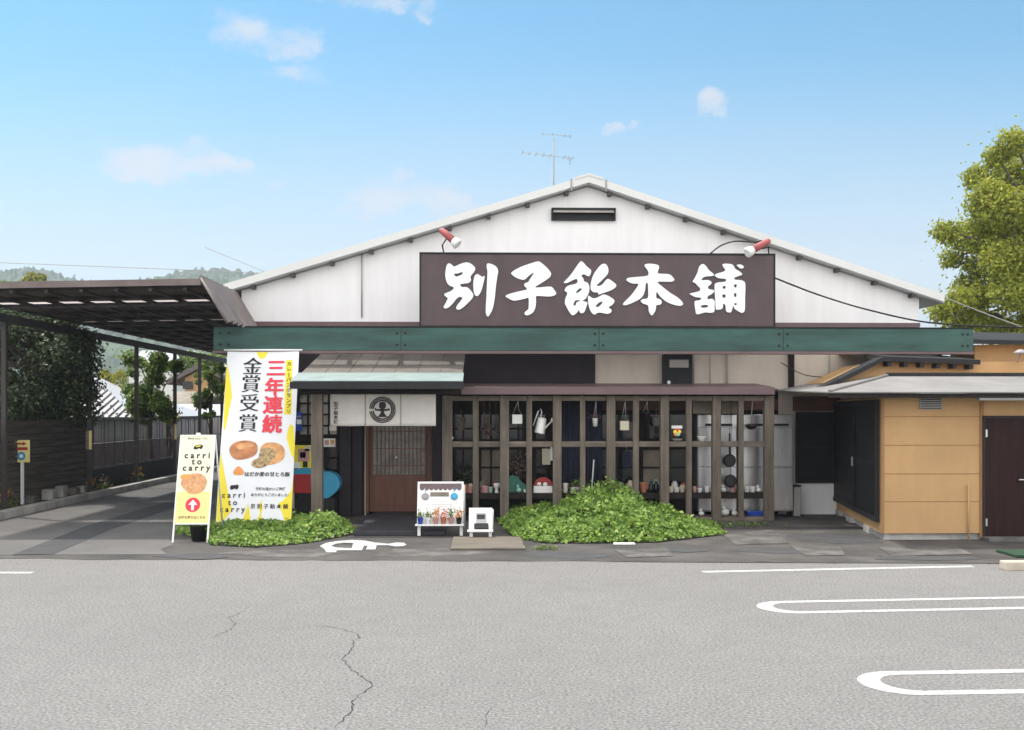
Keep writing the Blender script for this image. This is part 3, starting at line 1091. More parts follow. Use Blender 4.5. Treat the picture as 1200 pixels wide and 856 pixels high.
GL = [
    (510, 300, 10.976, [
        [(185, 100), (215, 120), (250, 140), (300, 118), (350, 98), (410, 88), (460, 105), (505, 145), (515, 175), (495, 215), (465, 250), (455, 285), (460, 320), (430, 350), (380, 358), (325, 368), (325, 385), (350, 405), (400, 405), (440, 430), (480, 480), (490, 510), (475, 550), (430, 600), (370, 655), (320, 690), (285, 692), (270, 670), (290, 630), (330, 580), (350, 545), (330, 530), (300, 535), (265, 565), (230, 610), (180, 660), (135, 680), (108, 662), (130, 620), (155, 570), (160, 545), (120, 510), (125, 488), (170, 470), (210, 450), (240, 420), (225, 400), (180, 380), (145, 330), (130, 250), (140, 160), (155, 115)],
        [(245, 235), (290, 230), (350, 210), (345, 240), (310, 258), (265, 270)],
        [(545, 238), (575, 255), (610, 275), (630, 260), (635, 280), (620, 350), (600, 430), (570, 495), (540, 520), (510, 505), (495, 450), (490, 350), (505, 270), (525, 245)],
        [(668, 105), (700, 103), (750, 120), (790, 150), (810, 200), (800, 260), (780, 400), (765, 550), (740, 680), (700, 760), (678, 782), (655, 755), (650, 680), (660, 500), (668, 300), (672, 200), (662, 150)]]),
    (586, 300, 10.973, [
        [(485, 75), (530, 95), (590, 145), (640, 200), (655, 240), (635, 280), (580, 320), (510, 365), (460, 395), (460, 410), (520, 408), (600, 400), (660, 402), (695, 440), (722, 485), (700, 510), (640, 525), (560, 522), (480, 518), (460, 530), (462, 580), (455, 660), (430, 720), (385, 755), (340, 768), (312, 745), (330, 715), (360, 690), (368, 640), (365, 545), (330, 550), (240, 572), (170, 578), (110, 550), (70, 522), (110, 495), (220, 465), (330, 440), (345, 430), (335, 410), (310, 385), (320, 355), (360, 340), (385, 300), (430, 230), (420, 225), (370, 260), (320, 305), (275, 308), (200, 280), (150, 240), (145, 220), (190, 185), (280, 140), (380, 105)]]),
    (652, 300, 10.974, [
        [(318, 72), (350, 95), (385, 135), (420, 165), (445, 190), (440, 230), (420, 265), (385, 255), (350, 240), (320, 260), (345, 295), (355, 330), (400, 350), (422, 400), (420, 460), (400, 510), (375, 555), (335, 582), (395, 600), (385, 650), (360, 720), (330, 740), (300, 730), (290, 700), (260, 735), (210, 768), (170, 730), (130, 660), (108, 610), (115, 550), (140, 480), (105, 450), (125, 405), (170, 380), (240, 365), (270, 340), (268, 310), (250, 300), (200, 320), (140, 350), (95, 350), (110, 325), (180, 250), (250, 150), (290, 95)],
        [(250, 475), (285, 430), (325, 420), (310, 450), (270, 480)],
        [(218, 635), (235, 585), (270, 572), (310, 580), (260, 600), (245, 640)],
        [(615, 105), (650, 130), (668, 190), (655, 240), (610, 290), (560, 340), (515, 385), (545, 390), (590, 370), (630, 320), (665, 300), (730, 340), (768, 380), (750, 415), (690, 450), (600, 480), (540, 500), (535, 475), (480, 470), (445, 440), (440, 370), (465, 270), (510, 190), (570, 120)],
        [(415, 515), (460, 545), (510, 545), (560, 520), (610, 500), (670, 520), (730, 560), (745, 585), (720, 630), (670, 665), (705, 695), (700, 730), (650, 748), (580, 735), (530, 735), (490, 758), (455, 735), (425, 680), (410, 610), (405, 550)],
        [(505, 650), (545, 605), (590, 590), (580, 620), (535, 660)]]),
    (722, 300, 10.976, [
        [(380, 110), (450, 105), (530, 120), (550, 150), (535, 200), (540, 230), (620, 235), (690, 245), (735, 290), (745, 315), (710, 335), (620, 335), (530, 340), (580, 390), (680, 470), (790, 540), (850, 600), (850, 635), (800, 645), (720, 625), (640, 590), (570, 530), (525, 470), (515, 480), (515, 545), (560, 560), (585, 595), (565, 630), (515, 640), (505, 700), (470, 760), (450, 765), (420, 720), (408, 640), (350, 620), (315, 585), (340, 560), (405, 545), (410, 450), (405, 360), (380, 360), (370, 440), (345, 510), (300, 560), (210, 605), (130, 635), (85, 630), (110, 590), (190, 510), (250, 430), (285, 365), (220, 360), (160, 340), (130, 310), (160, 285), (260, 275), (400, 258), (410, 200), (365, 135)]]),
    (802, 300, 10.976, [
        [(230, 108), (270, 130), (310, 185), (370, 235), (365, 260), (300, 265), (250, 275), (215, 315), (300, 315), (345, 340), (335, 370), (300, 400), (310, 430), (360, 440), (380, 460), (340, 500), (300, 520), (295, 560), (350, 555), (385, 585), (383, 650), (380, 720), (330, 735), (260, 730), (160, 755), (140, 700), (130, 590), (190, 575), (215, 545), (150, 535), (100, 515), (65, 490), (120, 475), (190, 455), (200, 420), (165, 385), (140, 355), (105, 335), (130, 290), (165, 220), (190, 140)],
        [(215, 640), (295, 635), (290, 665), (220, 668)],
        [(490, 110), (560, 105), (620, 120), (650, 170), (700, 200), (740, 240), (700, 260), (640, 285), (650, 310), (720, 315), (770, 340), (780, 400), (775, 550), (772, 700), (740, 735), (690, 715), (640, 680), (625, 640), (600, 720), (570, 730), (535, 715), (525, 640), (495, 620), (485, 680), (430, 695), (400, 680), (395, 560), (385, 400), (410, 350), (520, 335), (525, 300), (440, 290), (385, 255), (420, 230), (490, 210), (525, 185), (500, 150)],
        [(490, 395), (525, 392), (522, 425), (492, 422)], [(485, 505), (525, 500), (522, 540), (490, 538)],
        [(635, 375), (668, 372), (666, 408), (638, 405)], [(635, 488), (665, 485), (664, 530), (638, 528)],
        [(640, 615), (668, 612), (666, 636), (642, 634)],
        [(670, 120), (720, 115), (760, 140), (745, 165), (710, 160)]])]
for (ox, oy, sc, loops) in GL:
    lo = []
    for q in loops:
        pp = [at(ox + x / sc, oy + y / sc, YS) for x, y in q]
        lo.append(smooth_poly([(p.x, p.z, 0) for p in pp], 3))
    MB().curve(poly_curve(lo, .012), (0, YS - .0135, 0), (1, 0, 0), (0, 0, 1), (0, -1, 0)).build('character', 'signwhite', sg)

# spotlights
def spot(px_tail, px_head, foot, label):
    a, b = at(*px_tail, YS - .25), at(*px_head, YS - .35)
    f = at(*foot, YS + .05)
    t = thing('spotlight', label, 'spotlight', f, 'spotlights above the signboard')
    d = (b - a).normalized()
    ln = (b - a).length
    MB().lathe(a, [(.028, 0), (.044, .02), (.054, ln * .3), (.058, ln * .72)], 14, axis=d).build('housing', 'lampred', t)
    MB().lathe(a + d * (ln * .72 + .002), [(.06, 0), (.078, ln * .12), (.086, ln * .24), (.066, ln * .28)], 14, axis=d).build('lens', 'enamel', t)
    m = a.lerp(b, .35)
    MB().tube([f, f + Vector((-.02, -.05, .12)), m + Vector((0, 0, -.06))], .012, 6).build('bracket', 'iron', t)


spot((516, 269), (537, 287), (520, 297), 'red spotlight with white lens over the left end of the signboard')
spot((902, 282), (875, 297), (901, 299), 'red spotlight with white lens over the right end of the signboard')

# antenna
ya = 19.5
a = at(649, 214, ya)
t = thing('antenna', 'thin television aerial mast standing on the roof ridge', 'antenna', (a.x, ya, roofz(a.x)))
MB().tube([(a.x, ya, roofz(a.x) - .02), at(649, 162, ya)], .014, 6).build('mast', 'greypipe', t)
p0, p1 = at(612, 179, ya), at(672, 186, ya)
mb = MB()
mb.tube([p0, p1], .007, 5)
for f in (0, .14, .27, .41, .55, .82, .9, .98):
    q = p0.lerp(p1, f)
    mb.tube([q + Vector((.01, -.16, 0)), q + Vector((-.01, .16, 0))], .006, 5)
q = p0.lerp(p1, .93)
mb.tube([q, q + Vector((0, 0, -.13))], .008, 5)
mb.build('boom', 'greypipe', t)
p0, p1 = at(636, 157, ya), at(669, 160, ya)
mb = MB()
mb.tube([p0, p1], .006, 5)
for f in (0, .35, .78, .97):
    q = p0.lerp(p1, f)
    mb.tube([q + Vector((0, -.1, 0)), q + Vector((0, .1, 0))], .006, 5)
mb.build('boom', 'greypipe', t)

# ------------------------------------------------------------------ ENTRANCE CANOPY
YE, YT = 15.35, 17.72
e0, e1 = at(343, 447, YE), at(541, 447, YE)
t0, t1 = at(376, 415, YT), at(545, 415, YT)
cn = thing('entrance_canopy', 'small pent roof with patinated gutter over the shop entrance', 'canopy', ((e0.x + e1.x) / 2, (YE + YT) / 2, 0))
xa, xb = e0.x, e1.x
slope = Vector((0, YT - YE, t0.z - e0.z))
mb = MB()
mb.prism([Vector((xa, YE, e0.z)), Vector((xb, YE, e0.z)), Vector((t1.x, YT, t1.z)), Vector((t0.x, YT, t0.z))], (0, 0, -.05))
rf = mb.build('roof', 'copper', cn)
nrm_up = Vector((0, -slope.z, slope.y)).normalized()
mb = MB()
for i in range(1, 7):
    f = i / 7
    p0 = Vector((xa + (xb - xa) * f, YE, e0.z))
    p1 = Vector((t0.x + (t1.x - t0.x) * f, YT, t0.z))
    mb.tube([p0 + nrm_up * .002, p1 + nrm_up * .002], .008, 5)
mb.build('seams', 'copper', rf)
mb = MB()
sn = slope.normalized()
mb.obox((xa - .02, YE, e0.z), (1, 0, 0), sn, nrm_up, (0, xb - xa + .04), (-.03, .62), (.003, .014))
mb.build('patina_flashing', 'patina', rf)
mb = MB()
zf = at(440, 452, YE).z
mb.box(xa - .03, xb + .03, YE - .06, YE + .02, zf - .05, e0.z - .01)
mb.build('gutter', 'hutdark', cn)
mb = MB()
for i in range(8):
    x = xa + .1 + (xb - xa - .2) * i / 7
    mb.prism([Vector((x - .025, YE + .05, e0.z - .06)), Vector((x + .025, YE + .05, e0.z - .06)), Vector((x + .025, YT, t0.z - .06)), Vector((x - .025, YT, t0.z - .06))], (0, 0, -.07))
mb.build_each('rafter', 'darkwood', cn)
YPo = 15.75
zb = e0.z - .10
a, b, c, d = fb(364.5, 455, 377.5, 610, YPo)
MB().box(a, b, YPo, YPo + .15, .01, zb - .08).build('post', 'wood', cn, bevel=.006)
MB().box(xa + .15, xb - .02, YPo + .01, YPo + .12, zb - .078, zb + .02).build('beam', 'darkwood', cn)

# noren
YN = 15.98
nx0, nx1, nz0, nz1 = fb(386.5, 457, 511, 499.5, YN)
t = thing('noren_curtain', 'off white door curtain with round black crest hung across the entrance', 'curtain', ((nx0 + nx1) / 2, YN, nz0))
def nren(u, v):
    """u 0..1, v 0..1 (top) -> small fold"""
    k = u * 3
    return .012 * (1 - v) * math.sin(k * 2 * math.pi * 1.0 + .5) + .006 * (1 - v) * math.sin(k * 7 + 1)
for i in range(3):
    mb = MB()
    vs, fs = [], []
    K, J = 14, 10
    for j in range(J + 1):
        for k in range(K + 1):
            u, v = (i + .006 + .988 * k / K) / 3, j / J
            z = nz0 + (nz1 - nz0) * v + (.012 * abs(i - 1) * (1 - v) * 0)
            vs.append((nx0 + (nx1 - nx0) * u, YN + nren(u, v), z))
    for j in range(J):
        for k in range(K):
            q = j * (K + 1) + k
            fs.append((q, q + 1, q + K + 2, q + K + 1))
    mb.add(vs, fs, 0, True)
    o = mb.build('panel', 'cloth', t)
    sm = o.modifiers.new('thick', 'SOLIDIFY')
    sm.thickness = .003
MB().tube([(nx0 - .05, YN, nz1 + .012), (nx1 + .05, YN, nz1 + .012)], .014, 8).build('rod', 'darkwood', t)
MB().tube([at(386, 499, YN + .02), at(392, 499, YN + .02)], .004, 4)
# crest
cc = at(448.3, 480.5, YN)
pr = (nx1 - nx0) / 124.5
mb = MB()
def disc_ring(mb, cx, cz, r0, r1, Y, n=40, a0=0, a1=2 * math.pi):
    vs, fs = [], []
    for k in range(n + 1):
        t_ = a0 + (a1 - a0) * k / n
        vs += [(cx + r0 * math.cos(t_), Y, cz + r0 * math.sin(t_)), (cx + r1 * math.cos(t_), Y, cz + r1 * math.sin(t_))]
    for k in range(n):
        fs.append((2 * k, 2 * k + 2, 2 * k + 3, 2 * k + 1))
    mb.add(vs, fs)
YC = YN - .022
for r0, r1 in ((15.4, 14.2), (13.6, 12.4), (11.8, 10.2)):
    disc_ring(mb, cc.x, cc.z, r1 * pr, r0 * pr, YC, 48, math.pi * 1.04, math.pi * 2.97)
def cp(pts):
    return [(cc.x + x * pr, cc.z - y * pr, 0) for x, y in pts]
lo = [smooth_poly(cp([(-4, -5), (-3, -8.6), (0, -9.4), (3.2, -8.6), (4.2, -5), (3.4, -2.2), (2, -1.2), (5, -1), (8.2, -1.6), (8.6, .2), (5.5, 1.2), (2.2, 1.6), (2, 3.5), (4.5, 7), (5, 8.4), (-5, 8.4), (-4.4, 7), (-2, 3.5), (-2.2, 1.6), (-5.5, 1.2), (-8.8, .4), (-8.6, -2.2), (-7, -1.2), (-4.6, -.9), (-2, -1.2), (-3.5, -2.4)]), 3)]
mb.curve(poly_curve(lo), (0, YC, 0), (1, 0, 0), (0, 0, 1), (0, -1, 0))
mb.build('crest', 'black', t)
mb = MB()
mb.vtext('別子飴本舗', 5.2 * pr, at(393.5, 474.0, YC), 5.2 * pr, mi=0, bold=.001)
mb.build('lettering', 'black', t)
mb = MB()
mb.pbox(386, 499, 394, 505, YN + .02, .004)
mb.build('tag', 'frost', t)

# ------------------------------------------------------------------ LATTICE SCREEN
YL = 16.83
l0, l1, lz0, lz1 = fb(518, 463, 907, 612, YL)
lt = thing('lattice_screen', 'weathered timber lattice screen with lean-to roof along the shopfront', 'lattice', ((l0 + l1) / 2, YL, 0))
thick = [(518, 530), (586, 596.5), (648, 658), (711, 721), (774, 784), (835, 845), (896, 907)]
thin = [(554, 561), (617, 623.5), (680, 686), (742, 749), (804.5, 811), (866, 872)]
zt = at(700, 464, YL).z
for a, b in thick:
    x0, x1 = at(a, 540, YL).x, at(b, 540, YL).x
    MB().box(x0, x1, YL - .02, YL + .12, .01, zt).build('post', 'wood', lt, bevel=.006)
for a, b in thin:
    x0, x1 = at(a, 540, YL).x, at(b, 540, YL).x
    MB().box(x0, x1, YL + .01, YL + .09, .01, zt).build('stud', 'wood', lt, bevel=.005)
allp = sorted(thick + thin)
def rail(y0, y1, i0=0, i1=12, dep=(.02, .08)):
    mb = MB()
    for i in range(i0, i1):
        x0, x1 = at(allp[i][1], 540, YL).x + .001, at(allp[i + 1][0], 540, YL).x - .001
        zz1, zz0 = at(712, y0, YL).z, at(712, y1, YL).z
        mb.box(x0, x1, YL + dep[0], YL + dep[1], zz0, zz1)
    return mb.build('rail', 'woodh', lt, bevel=.004)
rail(464.5, 470)
rail(517.5, 524)
rail(607, 612, 9, 12)
# shelf (passes behind the studs)
zs = at(712, 579, YL).z
MB().box(l0 + .05, l1 - .05, YL + .125, YL + .42, zs - .09, zs).build('shelf', 'darkwood', lt, bevel=.004)
zs2 = at(860, 606.5, YL).z
MB().box(at(811, 540, YL).x, l1 - .05, YL + .125, YL + .5, zs2 - .05, zs2).build('shelf', 'wood', lt, bevel=.004)
mb = MB()
za, zb_ = at(720, 454, YL - .15).z, at(720, 462.5, YL - .15).z
x0, x1 = at(541, 458, YL).x, at(905, 458, YL).x
mb.prism([Vector((x0, YL - .15, zb_)), Vector((x0, YL - .15, za)), Vector((x0, YW + .088, za + .09)), Vector((x0, YW + .088, zb_ + .09))], (x1 - x0, 0, 0))
mb.build('roof', 'maroon_trim', lt)
zh = zt - .10        # hanging line behind the top rail

# ---- items on and in the lattice: each a thing of its own
YI = YL + .27        # shelf items
def zpx(py, Y, px=712):
    return at(px, py, Y).z
def on_shelf(px, Y=YI):
    return Vector((at(px, 570, Y).x, Y, zs))
PXM = YI / F         # metres per pixel there

def pot(px, w, h, m, label, cat='pot', name='flower_pot', plant=None, z=None, flare=1.15, group=None, nleaf=60, ph=.12):
    b = on_shelf(px)
    if z is not None:
        b.z = z
    r = w * PXM / 2
    hh = h * PXM
    mb = MB()
    mb.lathe(b, [(r / flare * .85, 0), (r / flare, .01), (r, hh * .9), (r * 1.06, hh), (r * .9, hh), (r * .85, hh * .85)], 16)
    if plant:
        t = thing(name, label, cat, b, group)
        mb.build('pot', m, t)
        n = nleaf
        pts = np.array([[b.x, b.y, b.z + hh]]) + rng.normal(0, 1, (n, 3)) * np.array([r * .9, r * .9, ph * .35]) + np.array([0, 0, ph * .45])
        leaf_mesh('plant', pts, np.tile([0, -.3, .6], (n, 1)), .035, plant, t)
        return t
    return tag(mb.build(name, m), label, cat, group)


def blob_figure(px, h, m, label, cat='figurine', name='animal_figurine', z=None, Y=YI, ears=True, w=1.0):
    b = on_shelf(px, Y)
    if z is not None:
        b.z = z
    hh = h * PXM
    t = thing(name, label, cat, b)
    mb = MB()
    mb.ball(b + Vector((0, 0, hh * .3)), hh * .3, sx=1.1 * w, sy=1)
    mb.build('body', m, t)
    mb = MB()
    mb.ball(b + Vector((-hh * .12, -.01, hh * .68)), hh * .2)
    if ears:
        for s in (-1, 1):
            mb.lathe(b + Vector((-hh * .12 + s * hh * .1, 0, hh * .8)), [(hh * .06, 0), (hh * .05, hh * .12), (.002, hh * .24)], 8)
    mb.build('head', m, t)
    return t


def hang_pot(px, y0, y1, w, m, label, square=False, name='hanging_pot', cat='pot', dx=0, plant=None):
    Y = YL + .2
    a = at(px, y0, Y)
    z0 = at(px, y1, Y).z
    r = w * Y / F / 2
    t = thing(name, label, cat, (a.x, Y, z0))
    mb = MB()
    if square:
        mb.box(a.x - r, a.x + r, Y - r * .7, Y + r * .7, z0, a.z)
    else:
        mb.lathe((a.x, Y, z0), [(r * .75, 0), (r, a.z - z0), (r * 1.08, a.z - z0 + .01), (r * .9, a.z - z0 + .008)], 16)
    mb.build('pot', m, t, bevel=.008 if square else 0)
    mb = MB()
    top = Vector((a.x + dx, YL + .06, zh + .01))
    mb.tube([(a.x - r * .95, Y, a.z - .01), (a.x - r * .5, Y - .01, a.z + r * .9), top], .005, 5)
    mb.tube([(a.x + r * .95, Y, a.z - .01), (a.x + r * .3, Y - .01, a.z + r * .9), top], .005, 5)
    mb.build('handle', 'greypipe', t)
    if plant:
        n = 60
        pts = np.array([[a.x, Y, a.z + .03]]) + rng.normal(0, 1, (n, 3)) * np.array([r * 1.0, r * .8, .03])
        leaf_mesh('plant', pts, np.tile([0, -.3, .6], (n, 1)), .035, plant, t)
    return t


# bay by bay, left to right
blob_figure(528.5, 8, 'enamel', 'small white bird figurine on the rail of the leftmost lattice bay', name='bird_figurine', z=zpx(516, YL + .05, 528), Y=YL + .06, ears=False)
pot(545, 9, 10, 'terracotta', 'dark leafy pot plant on the shelf behind the menu board', name='potted_plant', cat='plant', plant='lf_dark', nleaf=120, ph=.28)
pot(551, 6, 8, 'pinkware', 'small pink pot beside the dark leafy plant in the leftmost bay')
pot(568, 9, 8, 'pinkware', 'round pink pot with white lid in the second lattice bay', flare=.9)
pot(575, 5, 7, 'mint', 'small mint pot next to the white pedestal vase')
b = on_shelf(582)
tag(MB().lathe(b, [(.045, 0), (.03, .02), (.025, .06), (.05, .10), (.055, .15), (.045, .155)], 14).build('vase', 'enamel'), 'white pedestal vase on the shelf of the second lattice bay', 'vase')
# dried bunches
for i, (px, tx) in enumerate(((567, 1), (574, -1), (581, 1))):
    Y = YL + .2
    a = at(px, 488 + i, Y)
    t = thing('dried_bunch', ['dried brown flower bunch hanging leftmost in the second bay', 'dried brown flower bunch hanging between two others in the second bay', 'dried brown flower bunch hanging rightmost in the second bay'][i], 'dried flowers', (a.x, Y, a.z - .3), 'dried bunches in the second bay')
    mb = MB()
    mb.tube([(a.x, YL + .1, zh), (a.x, Y, a.z + .05)], .004, 5)
    for k in range(7):
        mb.tube([(a.x, Y, a.z + .08), (a.x + random.uniform(-.05, .05) + tx * .05, Y + random.uniform(-.04, .04), a.z - .2)], .005, 5)
    mb.build('stems', 'bark', t)
    n = 70
    pts = np.array([[a.x + tx * .05, Y, a.z - .22]]) + rng.normal(0, 1, (n, 3)) * np.array([.035, .03, .05])
    leaf_mesh('flower_heads', pts, np.tile([0, -.5, 0], (n, 1)), .035, 'lf_dry', t)
hang_pot(606, 486, 497, 12, 'enamel', 'square white enamel pail hanging left of the watering can', True, dx=.01)
# teal board
b = on_shelf(606, YI + .1)
Yt = YI + .08
pp = [at(x, y, Yt) for x, y in ((596, 578.5), (596, 559), (600, 557), (605, 558), (609, 562), (613, 567), (618, 570), (618, 578.5))]
lo = [[(p.x, max(p.z, zs + .001)) for p in pp]]
tag(MB().curve(poly_curve(lo, .012), (0, Yt, 0), (1, 0, 0), (0, 0, 1), (0, -1, 0)).build('wavy_board', 'teal'), 'dark teal wavy edged board standing on the lattice shelf', 'board')
blob_figure(608, 10, 'mint', 'mint green rabbit figurine in front of the teal board')
blob_figure(615, 5, 'enamel', 'tiny white figurine beside the mint green rabbit', ears=False)
n = 160
c0 = at(606, 546, YI + .1)
t = thing('dried_arrangement', 'pinkish dried flower arrangement above the teal board', 'dried flowers', (c0.x, YI + .2, zs))
MB().lathe((c0.x, YI + .2, zs), [(.04, 0), (.05, .1), (.035, .28), (.045, .32)], 12).build('vase', 'iron', t)
leaf_mesh('flowers', np.array([[c0.x, YI + .2, c0.z]]) + rng.normal(0, 1, (n, 3)) * np.array([.08, .05, .09]), np.tile([0, -.4, .3], (n, 1)), .045, 'lf_dry', t)
# watering can
Y = YL + .2
x0, x1, z0, z1 = fb(626.5, 490, 637.5, 508, Y)
t = thing('watering_can', 'white enamel watering can hanging in the lattice', 'watering can', ((x0 + x1) / 2, Y, z0))
cx = (x0 + x1) / 2
tilt = Vector((.25, 0, 1)).normalized()
MB().lathe((cx, Y, z0), [(.085, 0), (.085, .01), (.07, z1 - z0), (.05, z1 - z0 + .01)], 16, axis=(.2, 0, 1)).build('body', 'enamel', t)
sp0, sp1 = Vector((cx + .06, Y, z0 + .05)), at(645.5, 495, Y)
MB().tube([sp0, sp0.lerp(sp1, .6), sp1], [.022, .014, .012], 8).lathe(sp1, [(.012, 0), (.04, .05), (.042, .06)], 12, axis=(sp1 - sp0)).build('spout', 'enamel', t)
hp_ = [Vector((cx + .02, Y, z1)), Vector((cx + .04, Y, z1 + .10)), Vector((cx + .02, Y, z1 + .15)), Vector((cx - .02, Y, z1 + .10)), Vector((cx - .10, Y, z0 + .12))]
MB().tube(hp_, .01, 6).build('handle', 'enamel', t)
MB().tube([hp_[2], (cx + .02, YL + .1, zh + .02)], .004, 5).build('hook', 'iron', t)
# red arched board, planter
Yt = YI + .10
c0 = at(636.5, 578, Yt)
rr = 11 * Yt / F
lo = [[(c0.x - rr, zs + .001), (c0.x + rr, zs + .001)] + [(c0.x + rr * math.cos(a_), zs + .10 + rr * .95 * math.sin(a_)) for a_ in [math.pi * k / 16 for k in range(17)]]]
tag(MB().curve(poly_curve(lo, .014), (0, Yt, 0), (1, 0, 0), (0, 0, 1), (0, -1, 0)).build('arched_board', 'redp'), 'red arch topped board standing behind the long white planter', 'board')
x0, x1 = at(625, 570, YI - .03).x, at(647.5, 570, YI - .03).x
t = thing('planter', 'long white planter with dark hearts below the watering can', 'planter', ((x0 + x1) / 2, YI - .03, zs))
MB().box(x0, x1, YI - .09, YI + .03, zs, zs + .11).build('trough', 'enamel', t, bevel=.012)
mb = MB()
for f in (.3, .62):
    mb.ball((x0 + (x1 - x0) * f, YI - .03, zs + .13), .04, sy=.8)
mb.build('cat_heads', 'enamel', t)
pts = np.array([[(x0 + x1) / 2, YI - .03, zs + .12]]) + rng.normal(0, 1, (70, 3)) * np.array([.1, .03, .015])
leaf_mesh('plants', pts, np.tile([0, -.2, .6], (70, 1)), .03, 'lf_dry', t)
tag(MB().box(at(645, 530, YL + .3).x, at(647.6, 530, YL + .3).x, YL + .3, YL + .305, at(646, 540, YL + .3).z, at(646, 519, YL + .3).z).build('paper_tag', 'white'), 'narrow white paper strip right of the watering can bay', 'label')
# curtain
x0, x1, z0, z1 = fb(656, 470, 706, 590, YL + .75)
vs, fs = [], []
K = 60
for k in range(K + 1):
    x = x0 + (x1 - x0) * k / K
    y = YL + .75 + .025 * math.sin(k * .75) + .012 * math.sin(k * 1.9)
    vs += [(x, y, z0), (x, y, z1)]
fs = [(2 * k, 2 * k + 2, 2 * k + 3, 2 * k + 1) for k in range(K)]
mb = MB()
mb.add(vs, fs, 0, True)
o = tag(mb.build('navy_curtain', 'navy'), 'navy blue cloth curtain hanging behind the middle lattice bays', 'curtain')
sm = o.modifiers.new('thick', 'SOLIDIFY')
sm.thickness = .004
pot(662.5, 6, 11, 'enamel', 'tall white cup in front of the navy curtain')
pot(673.5, 12, 6, 'enamel', 'wide white bowl with sprouts in front of the navy curtain', plant='lf_dry', flare=1.5, nleaf=30, ph=.08)
hang_pot(697.5, 491, 500, 7, 'enamel', 'little white pot of dried flowers hanging by the navy curtain', plant='lf_dry')
a, b = at(696, 539, YI), at(693, 577, YI)
tag(MB().tube([a, (b.x, b.y, zs)], .012, 6).build('white_stick', 'white'), 'white stick leaning against the navy curtain', 'stick')
hang_pot(731.5, 493.5, 504.5, 11, 'creamware', 'cream enamel pail hanging in a bay right of the curtain', True)
hang_pot(757, 484, 496, 9, 'iron', 'black iron pot hanging next to the cream pail')
pot(754, 9, 12, 'terracotta', 'terracotta pot on the shelf below the black hanging pot', flare=1.3)
for k, px in enumerate((763, 769)):
    tag(MB().lathe(on_shelf(px), [(.035, 0), (.04, .02), (.04, .13), (.022, .15), (.022, .18)], 12).build('dark_jar', 'pane'),
        ['dark glass jar standing next to the terracotta pot', 'dark glass jar standing farther from the terracotta pot'][k], 'jar', 'dark jars on the lattice shelf')
# ornament with flower
Yo = YL + .05
zr = zpx(517.3, Yo, 794)
t = thing('toy_windmill', 'small glass dish with yellow and red paper flower on the rail', 'ornament', (at(793.5, 516, Yo).x, Yo, zr))
bx = at(793.5, 516, Yo).x
MB().lathe((bx, Yo, zr), [(.05, 0), (.085, .03), (.09, .04), (.06, .035)], 14).build('dish', 'palepanel', t)
MB().tube([(bx, Yo, zr + .02), (bx, Yo, zr + .14)], .006, 6).build('stem', 'lf_mid', t)
for k, (m, a_) in enumerate((('yellow', .3), ('red', 1.5), ('yellow', 2.9), ('orangep', 4.0), ('mint', 5.2))):
    mb = MB()
    mb.ball((bx + .035 * math.cos(a_), Yo - .01, zr + .14 + .035 * math.sin(a_)), .032, sy=.4)
    mb.build('petal', m, t)
tag(MB().pbox(787, 499, 799.5, 502.5, YL + .1, .004).build('price_tag', 'white'), 'white strip label above the paper flower', 'label')
for px, w, h, m, lb in ((786.5, 6, 7, 'creamware', 'small cream pot under the paper flower, nearest the thick post'), (793, 7, 6, 'enamel', 'small white pot between two cream ones'),
                        (799.5, 6, 8, 'creamware', 'cream pot just left of the thin stud beside the steel freezer'), (814, 5, 7, 'pinkware', 'tiny pink pot in front of the steel freezer'),
                        (820, 6, 5, 'enamel', 'tiny white dish next to the tiny pink pot'), (829, 7, 7, 'enamel', 'round white pot in front of the steel freezer')):
    pot(px, w, h, m, lb)
Yo = YL + .05
tag(MB().lathe((at(822.5, 516, Yo).x, Yo, zpx(517.3, Yo, 822)), [(.03, 0), (.04, .01), (.085, .075), (.088, .08), (.075, .075), (.03, .02)], 16).build('white_bowl', 'enamel'), 'white bowl on the rail in front of the steel freezer', 'bowl')
# frying pans
def pan(px, yc, r, label, ytop):
    Y = YL + .2
    c = at(px, yc, Y)
    rr = r * Y / F
    t = thing('frying_pan', label, 'frying pan', c - Vector((0, 0, rr)))
    MB().lathe((c.x, Y, c.z), [(rr * .8, .04), (rr, 0), (rr * 1.02, -.004), (rr * .97, 0), (rr * .77, .035)], 22, axis=(0, -1, 0)).build('pan', 'iron', t)
    z1 = at(px, ytop, Y).z
    MB().obox((c.x, Y, c.z + rr), (1, 0, 0), (0, 1, 0), (0, 0, 1), (-.014, .014), (-.008, .008), (-.01, z1 - c.z - rr)).build('handle', 'iron', t)
    MB().tube([(c.x, Y, z1 - .02), (c.x, YL + .1, zh + .02)], .004, 5).build('hook', 'iron', t)


pan(855, 540, 7.6, 'black iron frying pan hanging upright in front of steel doors', 508)
Y = YL + .3
c = at(855, 562, Y)
pan(856, 564, 7.5, 'second black pan, lower and behind the hanging frying pan', 556)
